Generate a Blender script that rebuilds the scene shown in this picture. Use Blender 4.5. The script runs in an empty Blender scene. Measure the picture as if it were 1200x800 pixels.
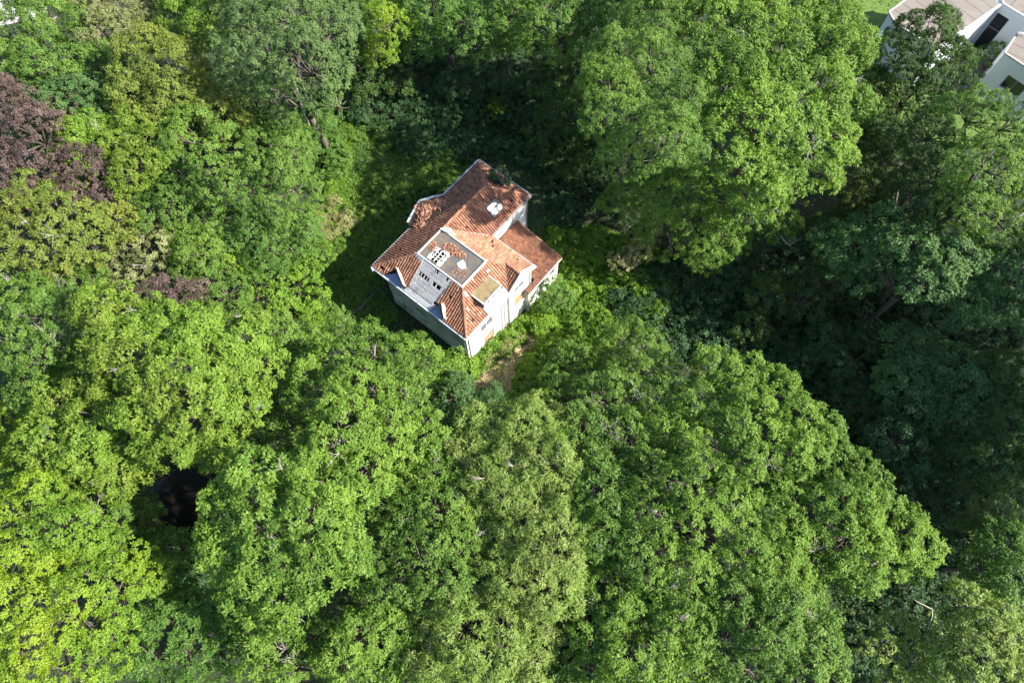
import bpy, bmesh, math, random
import numpy as np
from mathutils import Vector, Matrix

sc = bpy.context.scene
R_ = math.radians
random.seed(7)
rng = np.random.default_rng(11)

# ------------------------------------------------------------------ camera
FOC, CAMH, TILT, ROLL = 800.0, 66.0, R_(22.4), R_(-2.0)
cam_d = bpy.data.cameras.new('camera')
cam_d.sensor_width = 36.0
cam_d.lens = 36.0 * FOC / 1200.0
cam_d.clip_start = 0.5
cam_d.clip_end = 3000
cam = bpy.data.objects.new('camera', cam_d)
sc.collection.objects.link(cam)
CR = Matrix.Rotation(TILT, 3, 'X') @ Matrix.Rotation(ROLL, 3, 'Z')
cam.matrix_world = Matrix.Translation((0, 0, CAMH)) @ CR.to_4x4()
sc.camera = cam
CRn = np.array(CR)

# ------------------------------------------------------------------ light
SUN_EL, SUN_AZ = R_(37.0), R_(-10.5)
world = bpy.data.worlds.new("World")
sc.world = world
world.use_nodes = True
wn = world.node_tree.nodes
bg = wn['Background']
sky = wn.new('ShaderNodeTexSky')
sky.sky_type = 'NISHITA'
sky.sun_disc = False
sky.sun_elevation = SUN_EL
sky.sun_rotation = R_(90) - SUN_AZ
sky.altitude = 50
world.node_tree.links.new(sky.outputs[0], bg.inputs[0])
bg.inputs[1].default_value = 0.11
sun_d = bpy.data.lights.new('sun', 'SUN')
sun_d.energy = 5.0
sun_d.angle = R_(0.55)
sun_d.color = (1.0, 0.945, 0.86)
sun = bpy.data.objects.new('sun', sun_d)
sc.collection.objects.link(sun)
sdir = Vector((math.cos(SUN_EL) * math.cos(SUN_AZ), math.cos(SUN_EL) * math.sin(SUN_AZ), math.sin(SUN_EL)))
sun.rotation_euler = sdir.to_track_quat('Z', 'Y').to_euler()
sc.view_settings.view_transform = 'Standard'
sc.view_settings.look = 'None'
sc.view_settings.exposure = 1.5
sc.view_settings.gamma = 1.0
sc.cycles.max_bounces = 5
sc.cycles.diffuse_bounces = 3
sc.cycles.transmission_bounces = 3
sc.cycles.glossy_bounces = 2

# ------------------------------------------------------------------ helpers
def up(px, py, z=0.0):
    """where the ray of a photo pixel meets the level z"""
    d = CRn @ np.array([(px - 600) / FOC, -(py - 400) / FOC, -1.0])
    t = (z - CAMH) / d[2]
    return d[0] * t, d[1] * t

def link(o, parent=None):
    sc.collection.objects.link(o)
    if parent is not None:
        o.parent = parent
    return o

def tag(o, label=None, cat=None, group=None, kind=None):
    if label: o['label'] = label
    if cat: o['category'] = cat
    if group: o['group'] = group
    if kind: o['kind'] = kind
    return o

def empty(name, loc=(0, 0, 0), rz=0.0):
    o = bpy.data.objects.new(name, None)
    o.location = loc
    o.rotation_euler = (0, 0, rz)
    o.empty_display_size = 0.5
    return link(o)

def mesh_np(name, verts, faces, mat, parent=None, tint=None, smooth=False):
    """verts (N,3); faces (M,k) of equal k"""
    me = bpy.data.meshes.new(name)
    verts = np.asarray(verts, np.float32); faces = np.asarray(faces, np.int32)
    n, k = faces.shape
    me.vertices.add(len(verts)); me.vertices.foreach_set('co', verts.ravel())
    me.loops.add(n * k); me.loops.foreach_set('vertex_index', faces.ravel())
    me.polygons.add(n)
    me.polygons.foreach_set('loop_start', np.arange(0, n * k, k, dtype=np.int32))
    me.polygons.foreach_set('loop_total', np.full(n, k, np.int32))
    if smooth: me.polygons.foreach_set('use_smooth', np.ones(n, bool))
    if tint is not None:
        a = me.attributes.new('tint', 'FLOAT', 'POINT')
        a.data.foreach_set('value', np.asarray(tint, np.float32))
    me.update(calc_edges=True)
    me.materials.append(mat)
    return link(bpy.data.objects.new(name, me), parent)

def bm_obj(name, bm, mat, parent=None, smooth=False):
    me = bpy.data.meshes.new(name)
    bmesh.ops.recalc_face_normals(bm, faces=bm.faces)
    if smooth:
        for f in bm.faces: f.smooth = True
    bm.to_mesh(me); bm.free()
    me.materials.append(mat)
    return link(bpy.data.objects.new(name, me), parent)

def add_box(bm, x0, y0, z0, x1, y1, z1):
    vs = [bm.verts.new(p) for p in ((x0,y0,z0),(x1,y0,z0),(x1,y1,z0),(x0,y1,z0),(x0,y0,z1),(x1,y0,z1),(x1,y1,z1),(x0,y1,z1))]
    for f in ((0,3,2,1),(4,5,6,7),(0,1,5,4),(1,2,6,5),(2,3,7,6),(3,0,4,7)):
        bm.faces.new([vs[i] for i in f])
    return vs

def add_bar(bm, p, q, w, h, upv=(0, 0, 1)):
    p, q = Vector(p), Vector(q)
    d = (q - p).normalized(); s = d.cross(Vector(upv)).normalized(); t = s.cross(d).normalized()
    vs = []
    for c in (p, q):
        for a, b in ((-1,-1),(1,-1),(1,1),(-1,1)):
            vs.append(bm.verts.new(c + s * a * w / 2 + t * b * h / 2))
    for f in ((0,1,2,3),(7,6,5,4),(0,4,5,1),(1,5,6,2),(2,6,7,3),(3,7,4,0)):
        bm.faces.new([vs[i] for i in f])

def add_tube(bm, pts, rad, sides=7):
    pts = [Vector(p) for p in pts]
    if not hasattr(rad, '__len__'): rad = [rad] * len(pts)
    rings = []
    for i, p in enumerate(pts):
        d = (pts[min(i + 1, len(pts) - 1)] - pts[max(i - 1, 0)])
        if d.length < 1e-6: d = Vector((0, 0, 1))
        d.normalize()
        a = d.cross(Vector((0.31, 0.17, 0.93)) if abs(d.z) < .9 else Vector((1, 0, 0))).normalized(); b = d.cross(a)
        rings.append([bm.verts.new(p + (a * math.cos(2*math.pi*k/sides) + b * math.sin(2*math.pi*k/sides)) * rad[i]) for k in range(sides)])
    for r0, r1 in zip(rings, rings[1:]):
        for k in range(sides):
            bm.faces.new((r0[k], r0[(k+1) % sides], r1[(k+1) % sides], r1[k]))
    bm.faces.new(rings[0][::-1]); bm.faces.new(rings[-1])

def add_prism(bm, poly, z0, z1):
    """poly: list of (x,y); z0/z1 numbers or functions of (x,y)"""
    f0 = z0 if callable(z0) else (lambda x, y: z0)
    f1 = z1 if callable(z1) else (lambda x, y: z1)
    a = [bm.verts.new((x, y, f0(x, y))) for x, y in poly]
    b = [bm.verts.new((x, y, f1(x, y))) for x, y in poly]
    n = len(poly)
    bm.faces.new(a[::-1]); bm.faces.new(b)
    for i in range(n):
        bm.faces.new((a[i], a[(i+1) % n], b[(i+1) % n], b[i]))

def one(fn, *a, **k):
    bm = bmesh.new(); fn(bm, *a, **k); return bm

# ------------------------------------------------------------------ materials
def mat_new(name):
    m = bpy.data.materials.new(name); m.use_nodes = True
    nt = m.node_tree; b = nt.nodes['Principled BSDF']
    return m, nt, b

def ramp(nt, stops, fac, interp='LINEAR'):
    r = nt.nodes.new('ShaderNodeValToRGB'); r.color_ramp.interpolation = interp
    el = r.color_ramp.elements
    while len(el) < len(stops): el.new(0.5)
    for e, (p, c) in zip(el, stops):
        e.position = p; e.color = (*c, 1)
    nt.links.new(fac, r.inputs[0])
    return r.outputs[0]

def noise(nt, scale, detail=5, rough=.6, coord='Object', vec_scale=None):
    tc = nt.nodes.new('ShaderNodeTexCoord'); n = nt.nodes.new('ShaderNodeTexNoise')
    n.inputs['Scale'].default_value = scale; n.inputs['Detail'].default_value = detail; n.inputs['Roughness'].default_value = rough
    if vec_scale:
        mp = nt.nodes.new('ShaderNodeMapping'); mp.inputs['Scale'].default_value = vec_scale
        nt.links.new(tc.outputs[coord], mp.inputs[0]); nt.links.new(mp.outputs[0], n.inputs['Vector'])
    else:
        nt.links.new(tc.outputs[coord], n.inputs['Vector'])
    return n.outputs['Fac']

def mixc(nt, fac, a, b, mode='MIX'):
    m = nt.nodes.new('ShaderNodeMix'); m.data_type = 'RGBA'; m.blend_type = mode
    for sock, v in ((0, fac), (6, a), (7, b)):
        if hasattr(v, 'is_linked') or hasattr(v, 'links'): nt.links.new(v, m.inputs[sock])
        elif sock == 0: m.inputs[0].default_value = v
        else: m.inputs[sock].default_value = (*v, 1)
    return m.outputs[2]

def surf(name, c0, c1, scale=1.0, rough=.85, bump=.2, c2=None, c2scale=.6, metallic=0, c2pos=.62, vec=None, spec=.3):
    """weathered surface: two-tone noise plus optional blotches"""
    m, nt, b = mat_new(name)
    col = ramp(nt, [(.3, c0), (.7, c1)], noise(nt, scale, 8, .65, vec_scale=vec))
    if c2:
        f = ramp(nt, [(c2pos - .05, (0,0,0)), (c2pos + .08, (1,1,1))], noise(nt, c2scale, 9, .7))
        col = mixc(nt, f, col, c2)
    nt.links.new(col, b.inputs['Base Color'])
    b.inputs['Roughness'].default_value = rough; b.inputs['Metallic'].default_value = metallic
    b.inputs['Specular IOR Level'].default_value = spec
    if bump:
        bp = nt.nodes.new('ShaderNodeBump'); bp.inputs['Strength'].default_value = bump; bp.inputs['Distance'].default_value = .03
        nt.links.new(noise(nt, scale * 6, 6, .6), bp.inputs['Height']); nt.links.new(bp.outputs[0], b.inputs['Normal'])
    return m

def leaf_mat(name, dark, mid, light, transl=.40, patch=None, patch_scale=.16):
    """leaves: each leaf has its own tint, each clump of boughs a slight shift"""
    m, nt, b = mat_new(name)
    at = nt.nodes.new('ShaderNodeAttribute'); at.attribute_name = 'tint'
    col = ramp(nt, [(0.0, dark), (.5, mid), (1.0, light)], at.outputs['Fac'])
    geo = nt.nodes.new('ShaderNodeNewGeometry')
    n = nt.nodes.new('ShaderNodeTexNoise'); n.inputs['Scale'].default_value = patch_scale; n.inputs['Detail'].default_value = 3
    nt.links.new(geo.outputs['Position'], n.inputs['Vector'])
    if patch:
        f = ramp(nt, [(.42, (0,0,0)), (.62, (1,1,1))], n.outputs['Fac'])
        col = mixc(nt, f, col, mixc(nt, .55, col, patch))
    v = ramp(nt, [(.3, (.8,.8,.8)), (.7, (1.18,1.18,1.18))], n.outputs['Fac'])
    col = mixc(nt, 1.0, col, v, 'MULTIPLY')
    nt.links.new(col, b.inputs['Base Color'])
    b.inputs['Roughness'].default_value = .55
    b.inputs['Specular IOR Level'].default_value = .22
    tr = nt.nodes.new('ShaderNodeBsdfTranslucent')
    warm = mixc(nt, 1.0, col, (1.0, 1.0, .45), 'MULTIPLY')
    nt.links.new(warm, tr.inputs[0])
    mx = nt.nodes.new('ShaderNodeMixShader'); mx.inputs[0].default_value = transl
    nt.links.new(b.outputs[0], mx.inputs[1]); nt.links.new(tr.outputs[0], mx.inputs[2])
    nt.links.new(mx.outputs[0], nt.nodes['Material Output'].inputs[0])
    return m

LM = {
 'ash':    leaf_mat('leaves_ash', (.060,.125,.016), (.122,.236,.030), (.245,.36,.075), patch=(.178,.275,.036)),
 'ashgr':  leaf_mat('leaves_ash_green', (.052,.120,.018), (.108,.212,.034), (.215,.325,.078), patch=(.155,.245,.035)),
 'lime':   leaf_mat('leaves_lime', (.085,.17,.014), (.150,.275,.026), (.25,.37,.05), patch=(.26,.33,.02)),
 'yel':    leaf_mat('leaves_yellow_green', (.09,.155,.016), (.168,.262,.030), (.29,.37,.065), patch=(.13,.24,.03)),
 'olive':  leaf_mat('leaves_olive', (.10,.15,.022), (.19,.24,.040), (.31,.33,.07), patch=(.13,.20,.04)),
 'mid':    leaf_mat('leaves_mid_green', (.045,.12,.018), (.100,.21,.032), (.19,.32,.075), patch=(.12,.21,.05)),
 'grey':   leaf_mat('leaves_grey_green', (.055,.11,.028), (.11,.185,.055), (.20,.285,.105), patch=(.13,.20,.05)),
 'teal':   leaf_mat('leaves_blue_green', (.040,.10,.026), (.082,.175,.050), (.17,.28,.10), patch=(.10,.18,.045)),
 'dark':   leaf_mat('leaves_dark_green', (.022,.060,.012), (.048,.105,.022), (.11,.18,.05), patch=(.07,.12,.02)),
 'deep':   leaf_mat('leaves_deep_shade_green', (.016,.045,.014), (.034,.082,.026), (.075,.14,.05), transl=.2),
 'pale':   leaf_mat('leaves_pale_willow', (.09,.165,.026), (.205,.295,.055), (.44,.50,.19), patch=(.14,.235,.035)),
 'plum':   leaf_mat('leaves_copper', (.048,.033,.029), (.088,.060,.050), (.165,.118,.098), transl=.15),
 'greyish':leaf_mat('leaves_pale_grey_brown', (.13,.15,.05), (.22,.25,.09), (.36,.37,.19)),
 'straw':  leaf_mat('dry_stalks', (.12,.125,.045), (.22,.215,.085), (.35,.335,.16), transl=.15),
 'bramble':leaf_mat('leaves_bramble', (.065,.15,.014), (.145,.28,.026), (.25,.385,.055), patch=(.19,.30,.035), patch_scale=.3),
 'tan':    leaf_mat('dry_leaves', (.09,.06,.025), (.19,.13,.055), (.30,.22,.10), transl=.05),
}
M = {}
M['bark'] = surf('bark_grey_brown', (.06,.052,.040), (.15,.13,.10), 3, .9, .6, vec=(1,1,.25))
M['bark_or'] = surf('bark_rust', (.09,.055,.025), (.18,.11,.05), 3, .9, .6)
M['deadwood'] = surf('dead_wood', (.28,.25,.21), (.48,.44,.38), 4, .8, .3)
M['render'] = surf('white_render', (.72,.71,.67), (.82,.81,.78), .8, .9, .25, c2=(.50,.49,.43), c2scale=.9, c2pos=.60)
M['render_sw'] = surf('shaded_stained_render', (.24,.29,.25), (.38,.43,.37), .9, .92, .3, c2=(.13,.17,.13), c2scale=.55, c2pos=.55, vec=(1,1,.4))  # shade of the sunless sides put into the base colour; blotches are stains
M['trim'] = surf('white_painted_wood', (.62,.62,.60), (.80,.80,.78), 2, .6, .15, c2=(.42,.40,.36), c2scale=3, c2pos=.6)
M['zinc'] = surf('weathered_zinc', (.34,.38,.42), (.56,.60,.64), 1.6, .55, .15, c2=(.16,.19,.23), c2scale=1.3, c2pos=.57, metallic=.25)
M['lead'] = surf('shadow_blue_lead', (.13,.17,.24), (.24,.30,.40), 2, .5, .2, c2=(.09,.10,.12), c2scale=2, c2pos=.6, metallic=.3)
M['board'] = surf('grey_weathered_board', (.36,.355,.34), (.54,.53,.515), .9, .9, .15, c2=(.24,.23,.21), c2scale=1.1, c2pos=.60, vec=(.5,2,2))
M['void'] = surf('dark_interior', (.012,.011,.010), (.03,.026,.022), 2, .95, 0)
M['felt'] = surf('roofing_felt_deck', (.072,.070,.066), (.115,.112,.104), 1.1, .95, .3, c2=(.15,.115,.075), c2scale=.8, c2pos=.53)
M['moss'] = surf('mossy_dormer_felt', (.17,.125,.06), (.27,.21,.11), 1.8, .95, .4, c2=(.12,.10,.06), c2scale=1.7, c2pos=.55)
M['plaster'] = surf('broken_plaster', (.50,.44,.35), (.74,.69,.60), 3, .95, .5)
M['coping'] = surf('pale_coping', (.38,.38,.36), (.58,.58,.56), 2, .8, .2, c2=(.24,.235,.21), c2scale=2.2, c2pos=.6)
M['ply'] = surf('boarded_window_ply', (.30,.17,.08), (.46,.29,.15), 2, .8, .2)
M['roofb'] = surf('brown_roof_felt', (.165,.14,.12), (.215,.19,.165), .5, .93, .15, c2=(.26,.235,.21), c2scale=.35, c2pos=.6)
M['housew'] = surf('clean_white_wall', (.66,.69,.70), (.76,.78,.79), .4, .85, .05)
M['pipe'] = surf('old_downpipe', (.16,.16,.16), (.36,.36,.35), 3, .6, .1)
M['brick'] = surf('sooty_brick', (.05,.045,.04), (.13,.10,.085), 5, .95, .5)
M['pot'] = surf('clay_pot', (.25,.12,.07), (.40,.20,.11), 5, .9, .2)
M['under'] = surf('roof_batten_underlay', (.03,.018,.012), (.06,.035,.022), 3, .95, .2)
M['path'] = surf('bare_path', (.27,.21,.12), (.42,.34,.21), 1.5, .98, .5, c2=(.24,.17,.08), c2scale=1.2, c2pos=.58)
M['pave'] = surf('asphalt_drive', (.10,.10,.10), (.16,.16,.155), .8, .95, .2)
M['gravel'] = surf('pale_concrete', (.42,.41,.38), (.56,.55,.52), .6, .95, .2)
M['plastic'] = surf('white_plastic', (.70,.71,.72), (.78,.79,.80), 1, .4, 0)

m, nt, b = mat_new('window_glass'); M['glass'] = m
b.inputs['Base Color'].default_value = (.02,.025,.03,1); b.inputs['Roughness'].default_value = .08; b.inputs['Specular IOR Level'].default_value = .8
m, nt, b = mat_new('glare_skylight_glass'); M['sglass'] = m
nt.links.new(ramp(nt, [(.4,(.06,.09,.10)),(.65,(.26,.30,.31))], noise(nt, 3.2, 6, .6)), b.inputs['Base Color'])  # pale blotches put the sky's white glare into the glass colour
b.inputs['Roughness'].default_value = .25; b.inputs['Specular IOR Level'].default_value = .8
m, nt, b = mat_new('pond_water'); M['water'] = m
b.inputs['Base Color'].default_value = (.007,.006,.005,1); b.inputs['Roughness'].default_value = .2

def tile_mat():
    m, nt, b = mat_new('terracotta_pantile')
    at = nt.nodes.new('ShaderNodeAttribute'); at.attribute_name = 'tint'
    col = ramp(nt, [(0, (.15,.058,.034)), (.35, (.25,.112,.066)), (.7, (.34,.170,.102)), (1, (.48,.27,.17))], at.outputs['Fac'])
    f = ramp(nt, [(.46,(0,0,0)),(.62,(1,1,1))], noise(nt, .7, 9, .75))
    col = mixc(nt, f, col, mixc(nt, .62, col, (.12,.075,.055)))
    f2 = ramp(nt, [(.64,(0,0,0)),(.74,(1,1,1))], noise(nt, 1.7, 9, .75))
    col = mixc(nt, f2, col, (.42,.28,.13))
    nt.links.new(col, b.inputs['Base Color']); b.inputs['Roughness'].default_value = .85
    b.inputs['Specular IOR Level'].default_value = .25
    return m
M['tile'] = tile_mat()

def ground_mat():
    m, nt, b = mat_new('woodland_floor')
    c = ramp(nt, [(.35,(.014,.020,.007)),(.52,(.022,.038,.010)),(.68,(.036,.028,.015))], noise(nt, .5, 10, .7))
    g = ramp(nt, [(.45,(0,0,0)),(.6,(1,1,1))], noise(nt, .07, 4, .6))
    c = mixc(nt, g, c, (.024,.045,.011))
    nt.links.new(c, b.inputs['Base Color']); b.inputs['Roughness'].default_value = 1
    bp = nt.nodes.new('ShaderNodeBump'); bp.inputs['Distance'].default_value = .15
    nt.links.new(noise(nt, 2.5, 8, .7), bp.inputs['Height']); nt.links.new(bp.outputs[0], b.inputs['Normal'])
    return m
M['ground'] = ground_mat()

# ------------------------------------------------------------------ terrain
HO = np.array([-13.577, 33.251]); HANG = R_(-41.28)
UX = np.array([math.cos(HANG), math.sin(HANG)]); UY = np.array([-UX[1], UX[0]])
def sstep(a, b, x):
    t = np.clip((x - a) / (b - a), 0, 1); return t * t * (3 - 2 * t)
def gz(x, y):
    """terrain height: falls gently towards the far side of the villa and the white house"""
    x = np.asarray(x, float); y = np.asarray(y, float)
    u = (x - HO[0]) * UX[0] + (y - HO[1]) * UX[1]; v = (x - HO[0]) * UY[0] + (y - HO[1]) * UY[1]
    dip = -2.0 * sstep(-1, 6, v) * sstep(6, 12, u) * (1 - sstep(17, 32, u)) * (1 - sstep(18, 30, v)) - .9 * sstep(38, 62, x) * sstep(30, 60, y)
    return -.05 + dip + .12 * np.sin(x * .21 + 1.3) * np.cos(y * .17) + .05 * np.sin(x * .9) * np.sin(y * .83 + 1)

xs = np.unique(np.concatenate([np.linspace(-900, -110, 14), np.linspace(-110, 110, 160), np.linspace(110, 900, 14)]))
ys = np.unique(np.concatenate([np.linspace(-800, -40, 14), np.linspace(-40, 120, 120), np.linspace(120, 1000, 14)]))
X, Y = np.meshgrid(xs, ys); V = np.stack([X, Y, gz(X, Y)], -1).reshape(-1, 3)
ii = np.arange(len(ys) - 1)[:, None] * len(xs) + np.arange(len(xs) - 1)[None, :]
Fq = np.stack([ii, ii + 1, ii + 1 + len(xs), ii + len(xs)], -1).reshape(-1, 4)
tag(mesh_np('ground', V, Fq, M['ground'], smooth=True), kind='structure')

def drape(name, px, mat, lift=.03, z=0.0, kind='structure', world=False, thick=None):
    """a sheet following the terrain, outline given as photo pixels or world points"""
    pts = px if world else [up(a, b_, z) for a, b_ in px]
    bm = bmesh.new(); vs = [bm.verts.new((x, y, 0)) for x, y in pts]; bm.faces.new(vs)
    xs_ = [p[0] for p in pts]; ys_ = [p[1] for p in pts]
    for k in np.arange(min(xs_), max(xs_), .6):
        bmesh.ops.bisect_plane(bm, geom=bm.verts[:] + bm.edges[:] + bm.faces[:], plane_co=(k, 0, 0), plane_no=(1, 0, 0))
    for k in np.arange(min(ys_), max(ys_), .6):
        bmesh.ops.bisect_plane(bm, geom=bm.verts[:] + bm.edges[:] + bm.faces[:], plane_co=(0, k, 0), plane_no=(0, 1, 0))
    for v in bm.verts: v.co.z = float(gz(v.co.x, v.co.y)) + lift
    bmesh.ops.triangulate(bm, faces=bm.faces)
    for f in bm.faces:
        if f.normal.z < 0: f.normal_flip()
    return tag(bm_obj(name, bm, mat), kind=kind)

PATH = [(545,453),(560,446),(566,436),(577,430),(584,419),(597,412),(604,400),(613,394),(618,385),(626,386),(629,395),(621,404),(614,409),(610,420),(603,427),(606,438),(599,446),(601,456),(590,466),(580,461),(566,465),(554,461)]
drape('path', PATH, M['path'], .05, z=-.3)
drape('pond', [(152,560),(170,545),(215,545),(250,548),(262,570),(240,600),(245,640),(225,650),(205,620),(170,605)], M['water'], .06)
drape('driveway', [(58.2,67.2),(61.6,63.6),(59.0,59.6),(57.2,58.4),(55.0,60.8),(54.0,63.0)], M['pave'], .05, world=True)
drape('lane', [(-74,86),(-60,90),(-60,76),(-66,74),(-74,76)], M['gravel'], .05, world=True)
m, nt, b = mat_new('lawn_grass')
nt.links.new(ramp(nt, [(.3,(.05,.10,.014)),(.7,(.11,.17,.03))], noise(nt, 2.5, 9, .7)), b.inputs['Base Color']); b.inputs['Roughness'].default_value = 1
M['lawn'] = m
drape('lawn', [(40,64),(46,75),(58,86),(66,74),(66,52),(52,50),(44,58)], M['lawn'], .025, world=True)

# ------------------------------------------------------------------ foliage
def leaves_mesh(C_, Nn, Dd, L, Wd, tint):
    """leaf blades: base point C_, blade normal Nn, long axis Dd, length L, width Wd"""
    Nn = Nn / (np.linalg.norm(Nn, axis=1, keepdims=True) + 1e-9)
    Dd = Dd - (Dd * Nn).sum(1, keepdims=True) * Nn
    Dd /= (np.linalg.norm(Dd, axis=1, keepdims=True) + 1e-9)
    S = np.cross(Nn, Dd)
    L = L[:, None]; Wd = Wd[:, None]
    k = rng.uniform(.15, .85, len(C_))[:, None]
    p0 = C_ - S * Wd * k; p1 = C_ + S * Wd * (1 - k) + Dd * L * .2; p2 = C_ + Dd * L - Nn * L * .1
    V = np.stack([p0, p1, p2], 1).reshape(-1, 3)
    n = len(C_); Fq = np.arange(n * 3).reshape(n, 3)
    return V, Fq, np.repeat(tint, 3)

def unit(n):
    a = rng.normal(size=(n, 3)); return a / np.linalg.norm(a, axis=1, keepdims=True)

STY = {  # tuft density, tuft radius, leaves per tuft, leaf length, leaf width, sub-lobe ratio, sub-lobe count factor
  'rosette': (1.5,  .42, 25, .30, .14, .33, 1.15),
 'ash':     (1.7,  .38, 26, .25, .115, .33, 1.15),
 'fluffy':  (2.2,  .32, 24, .22, .085, .32, 1.2),
 'fine':    (2.1,  .31, 23, .20, .105, .32, 1.15),
 'willow':  (1.8,  .40, 26, .32, .075,.34, 1.15),
 'big':     (1.4,  .46, 22, .29, .17, .34, 1.1),
 'needle':  (1.8,  .40, 18, .34, .06, .33, .9),
 'low':     (1.7,  .34, 18, .23, .15, .45, .8),
}

def foliage(lobes, style, dens=1.0, low=-.45, holes=.05):
    """lobes: (x,y,z,r,rz). Boughs as overlapping small domes of leaf tufts; returns V,F,tint and bough centres"""
    td, tr, nl, ll, lw, sr, scf = STY[style]
    LB = np.array(lobes, float)
    if len(LB) > 3 and style != 'low':      # smaller boughs growing between the main ones
        ex = []
        for i in range(len(LB)):
            for j in range(i + 1, len(LB)):
                dd = np.linalg.norm(LB[i, :2] - LB[j, :2])
                if dd < 1.15 * (LB[i, 3] + LB[j, 3]) * .75 and rng.uniform() < .55:
                    w = rng.uniform(.35, .65); m_ = LB[i] * w + LB[j] * (1 - w)
                    m_[:2] += rng.normal(0, .4, 2); m_[3:] *= rng.uniform(.42, .68)
                    m_[2] = (LB[i, 2] + LB[i, 4] * .72) * w + (LB[j, 2] + LB[j, 4] * .72) * (1 - w) - m_[4] * .75 + rng.uniform(-.4, .5); ex.append(m_)
        for i in range(len(LB)):
            if rng.uniform() < .8:
                a = rng.uniform(0, 6.28); m_ = LB[i].copy(); m_[0] += math.cos(a) * m_[3] * .85; m_[1] += math.sin(a) * m_[3] * .85
                m_[3:] *= rng.uniform(.3, .6); m_[2] += rng.uniform(-.2, .5) * LB[i, 4]; ex.append(m_)
        LB[:, 2] += rng.normal(0, .75, len(LB)) * (LB[:, 3] > 2.0)
        if ex: LB = np.concatenate([LB, np.array(ex)])
    Ps, Ns, Ti, subs = [], [], [], []
    for k, (x, y, z, r, rz) in enumerate(LB):
        rs0 = np.clip(sr * r, .55, 1.5)
        n = max(4, int(scf * 3.3 * r * r / (rs0 * rs0)))
        i = np.arange(n) + .5
        zz = 1 - (1 - low) * i / n
        ph = i * 2.39996 + rng.uniform(0, 6.28)
        d = np.stack([np.sqrt(np.clip(1 - zz * zz, 0, 1)) * np.cos(ph), np.sqrt(np.clip(1 - zz * zz, 0, 1)) * np.sin(ph), zz], 1)
        d += rng.normal(size=(n, 3)) * .16
        d /= np.linalg.norm(d, axis=1, keepdims=True)
        rr = rng.uniform(.60, 1.04, n)[:, None]
        sc_ = np.array([x, y, z]) + d * np.array([r, r, rz]) * rr
        rs = rs0 * rng.uniform(.50, 1.40, n)
        keep = rng.uniform(size=n) > holes
        subs.append(np.concatenate([sc_, rs[:, None], np.full((n, 1), k)], 1)[keep])
    SB = np.concatenate(subs)
    for s in SB:
        rs = s[3]; area = 4 * math.pi * rs * rs * .72
        m_ = max(3, int(td * dens * area))
        d = unit(m_); d[:, 2] = np.abs(d[:, 2]) * rng.choice([1, 1, 1, 1, 1, 1, -.5], m_) 
        out = s[:3] - LB[int(s[4]), :3]; out /= (np.linalg.norm(out) + 1e-6)
        d = d + out * .35; d /= np.linalg.norm(d, axis=1, keepdims=True)
        Ps.append(s[:3] + d * rs * rng.uniform(.78, 1.08, m_)[:, None] * np.array([1, 1, .85])); Ns.append(d)
        Ti.append(np.full(m_, rng.normal(0, .07)))
    P = np.concatenate(Ps); N = np.concatenate(Ns); T0 = np.concatenate(Ti)
    # drop tufts buried in another bough or in the heart of a lobe
    keep = np.ones(len(P), bool)
    for (x, y, z, r, rz) in LB:
        q = (P - (x, y, z)) / (r, r, rz)
        keep &= (q * q).sum(1) > .50
    P, N, T0 = P[keep], N[keep], T0[keep]
    keep = np.ones(len(P), bool)
    for s in SB:
        near = np.abs(P[:, 0] - s[0]) < s[3]
        idx = np.nonzero(near)[0]
        if len(idx):
            q = P[idx] - s[:3]
            keep[idx] &= (q * q).sum(1) > (s[3] * .68) ** 2
    P, N, T0 = P[keep], N[keep], T0[keep]
    # tufts deep below another lobe's roof get no light and are never seen: thin them out
    kp = rng.uniform(size=len(P))
    for (x, y, z, r, rz) in LB:
        q = ((P[:, 0] - x) ** 2 + (P[:, 1] - y) ** 2) / (r * r)
        dz_ = z + rz * np.sqrt(np.clip(1 - q, 0, 1)) - P[:, 2]
        kp[(q < .6) & (dz_ > 2.6)] -= .55
    P, N, T0 = P[kp > 0], N[kp > 0], T0[kp > 0]
    P[:, 2] = np.maximum(P[:, 2], gz(P[:, 0], P[:, 1]) + .1)
    nt_ = len(P)
    if nt_ == 0: return None, SB
    T0 = .42 + T0 + rng.normal(0, .11, nt_)
    a = np.repeat(np.arange(nt_), nl)
    n = len(a)
    Nt = N[a]
    off = unit(n); rad = rng.uniform(0, 1, n) ** .55 * tr
    off = off - (off * Nt).sum(1, keepdims=True) * Nt * .55
    Cc = P[a] + off * (rad * .55)[:, None] + Nt * (rng.uniform(-.12, .12, n) * tr / .4)[:, None]
    dr = off + unit(n) * .35
    if style == 'willow': dr = dr + np.array([0, 0, -.5])
    nn = Nt * .75 + unit(n) * .62 + np.array([0, 0, .45])
    L = ll * rng.uniform(.65, 1.25, n); Wd = lw * rng.uniform(.75, 1.25, n)
    t = T0[a] + rng.normal(0, .17, n) + .16 * (rad / tr - .6) + .10 * Nt[:, 2]  # tufts tinted paler at tips and tops, a sunlit look in the colour
    return leaves_mesh(Cc, nn, dr, L, Wd, np.clip(t, 0, 1)), SB

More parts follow.
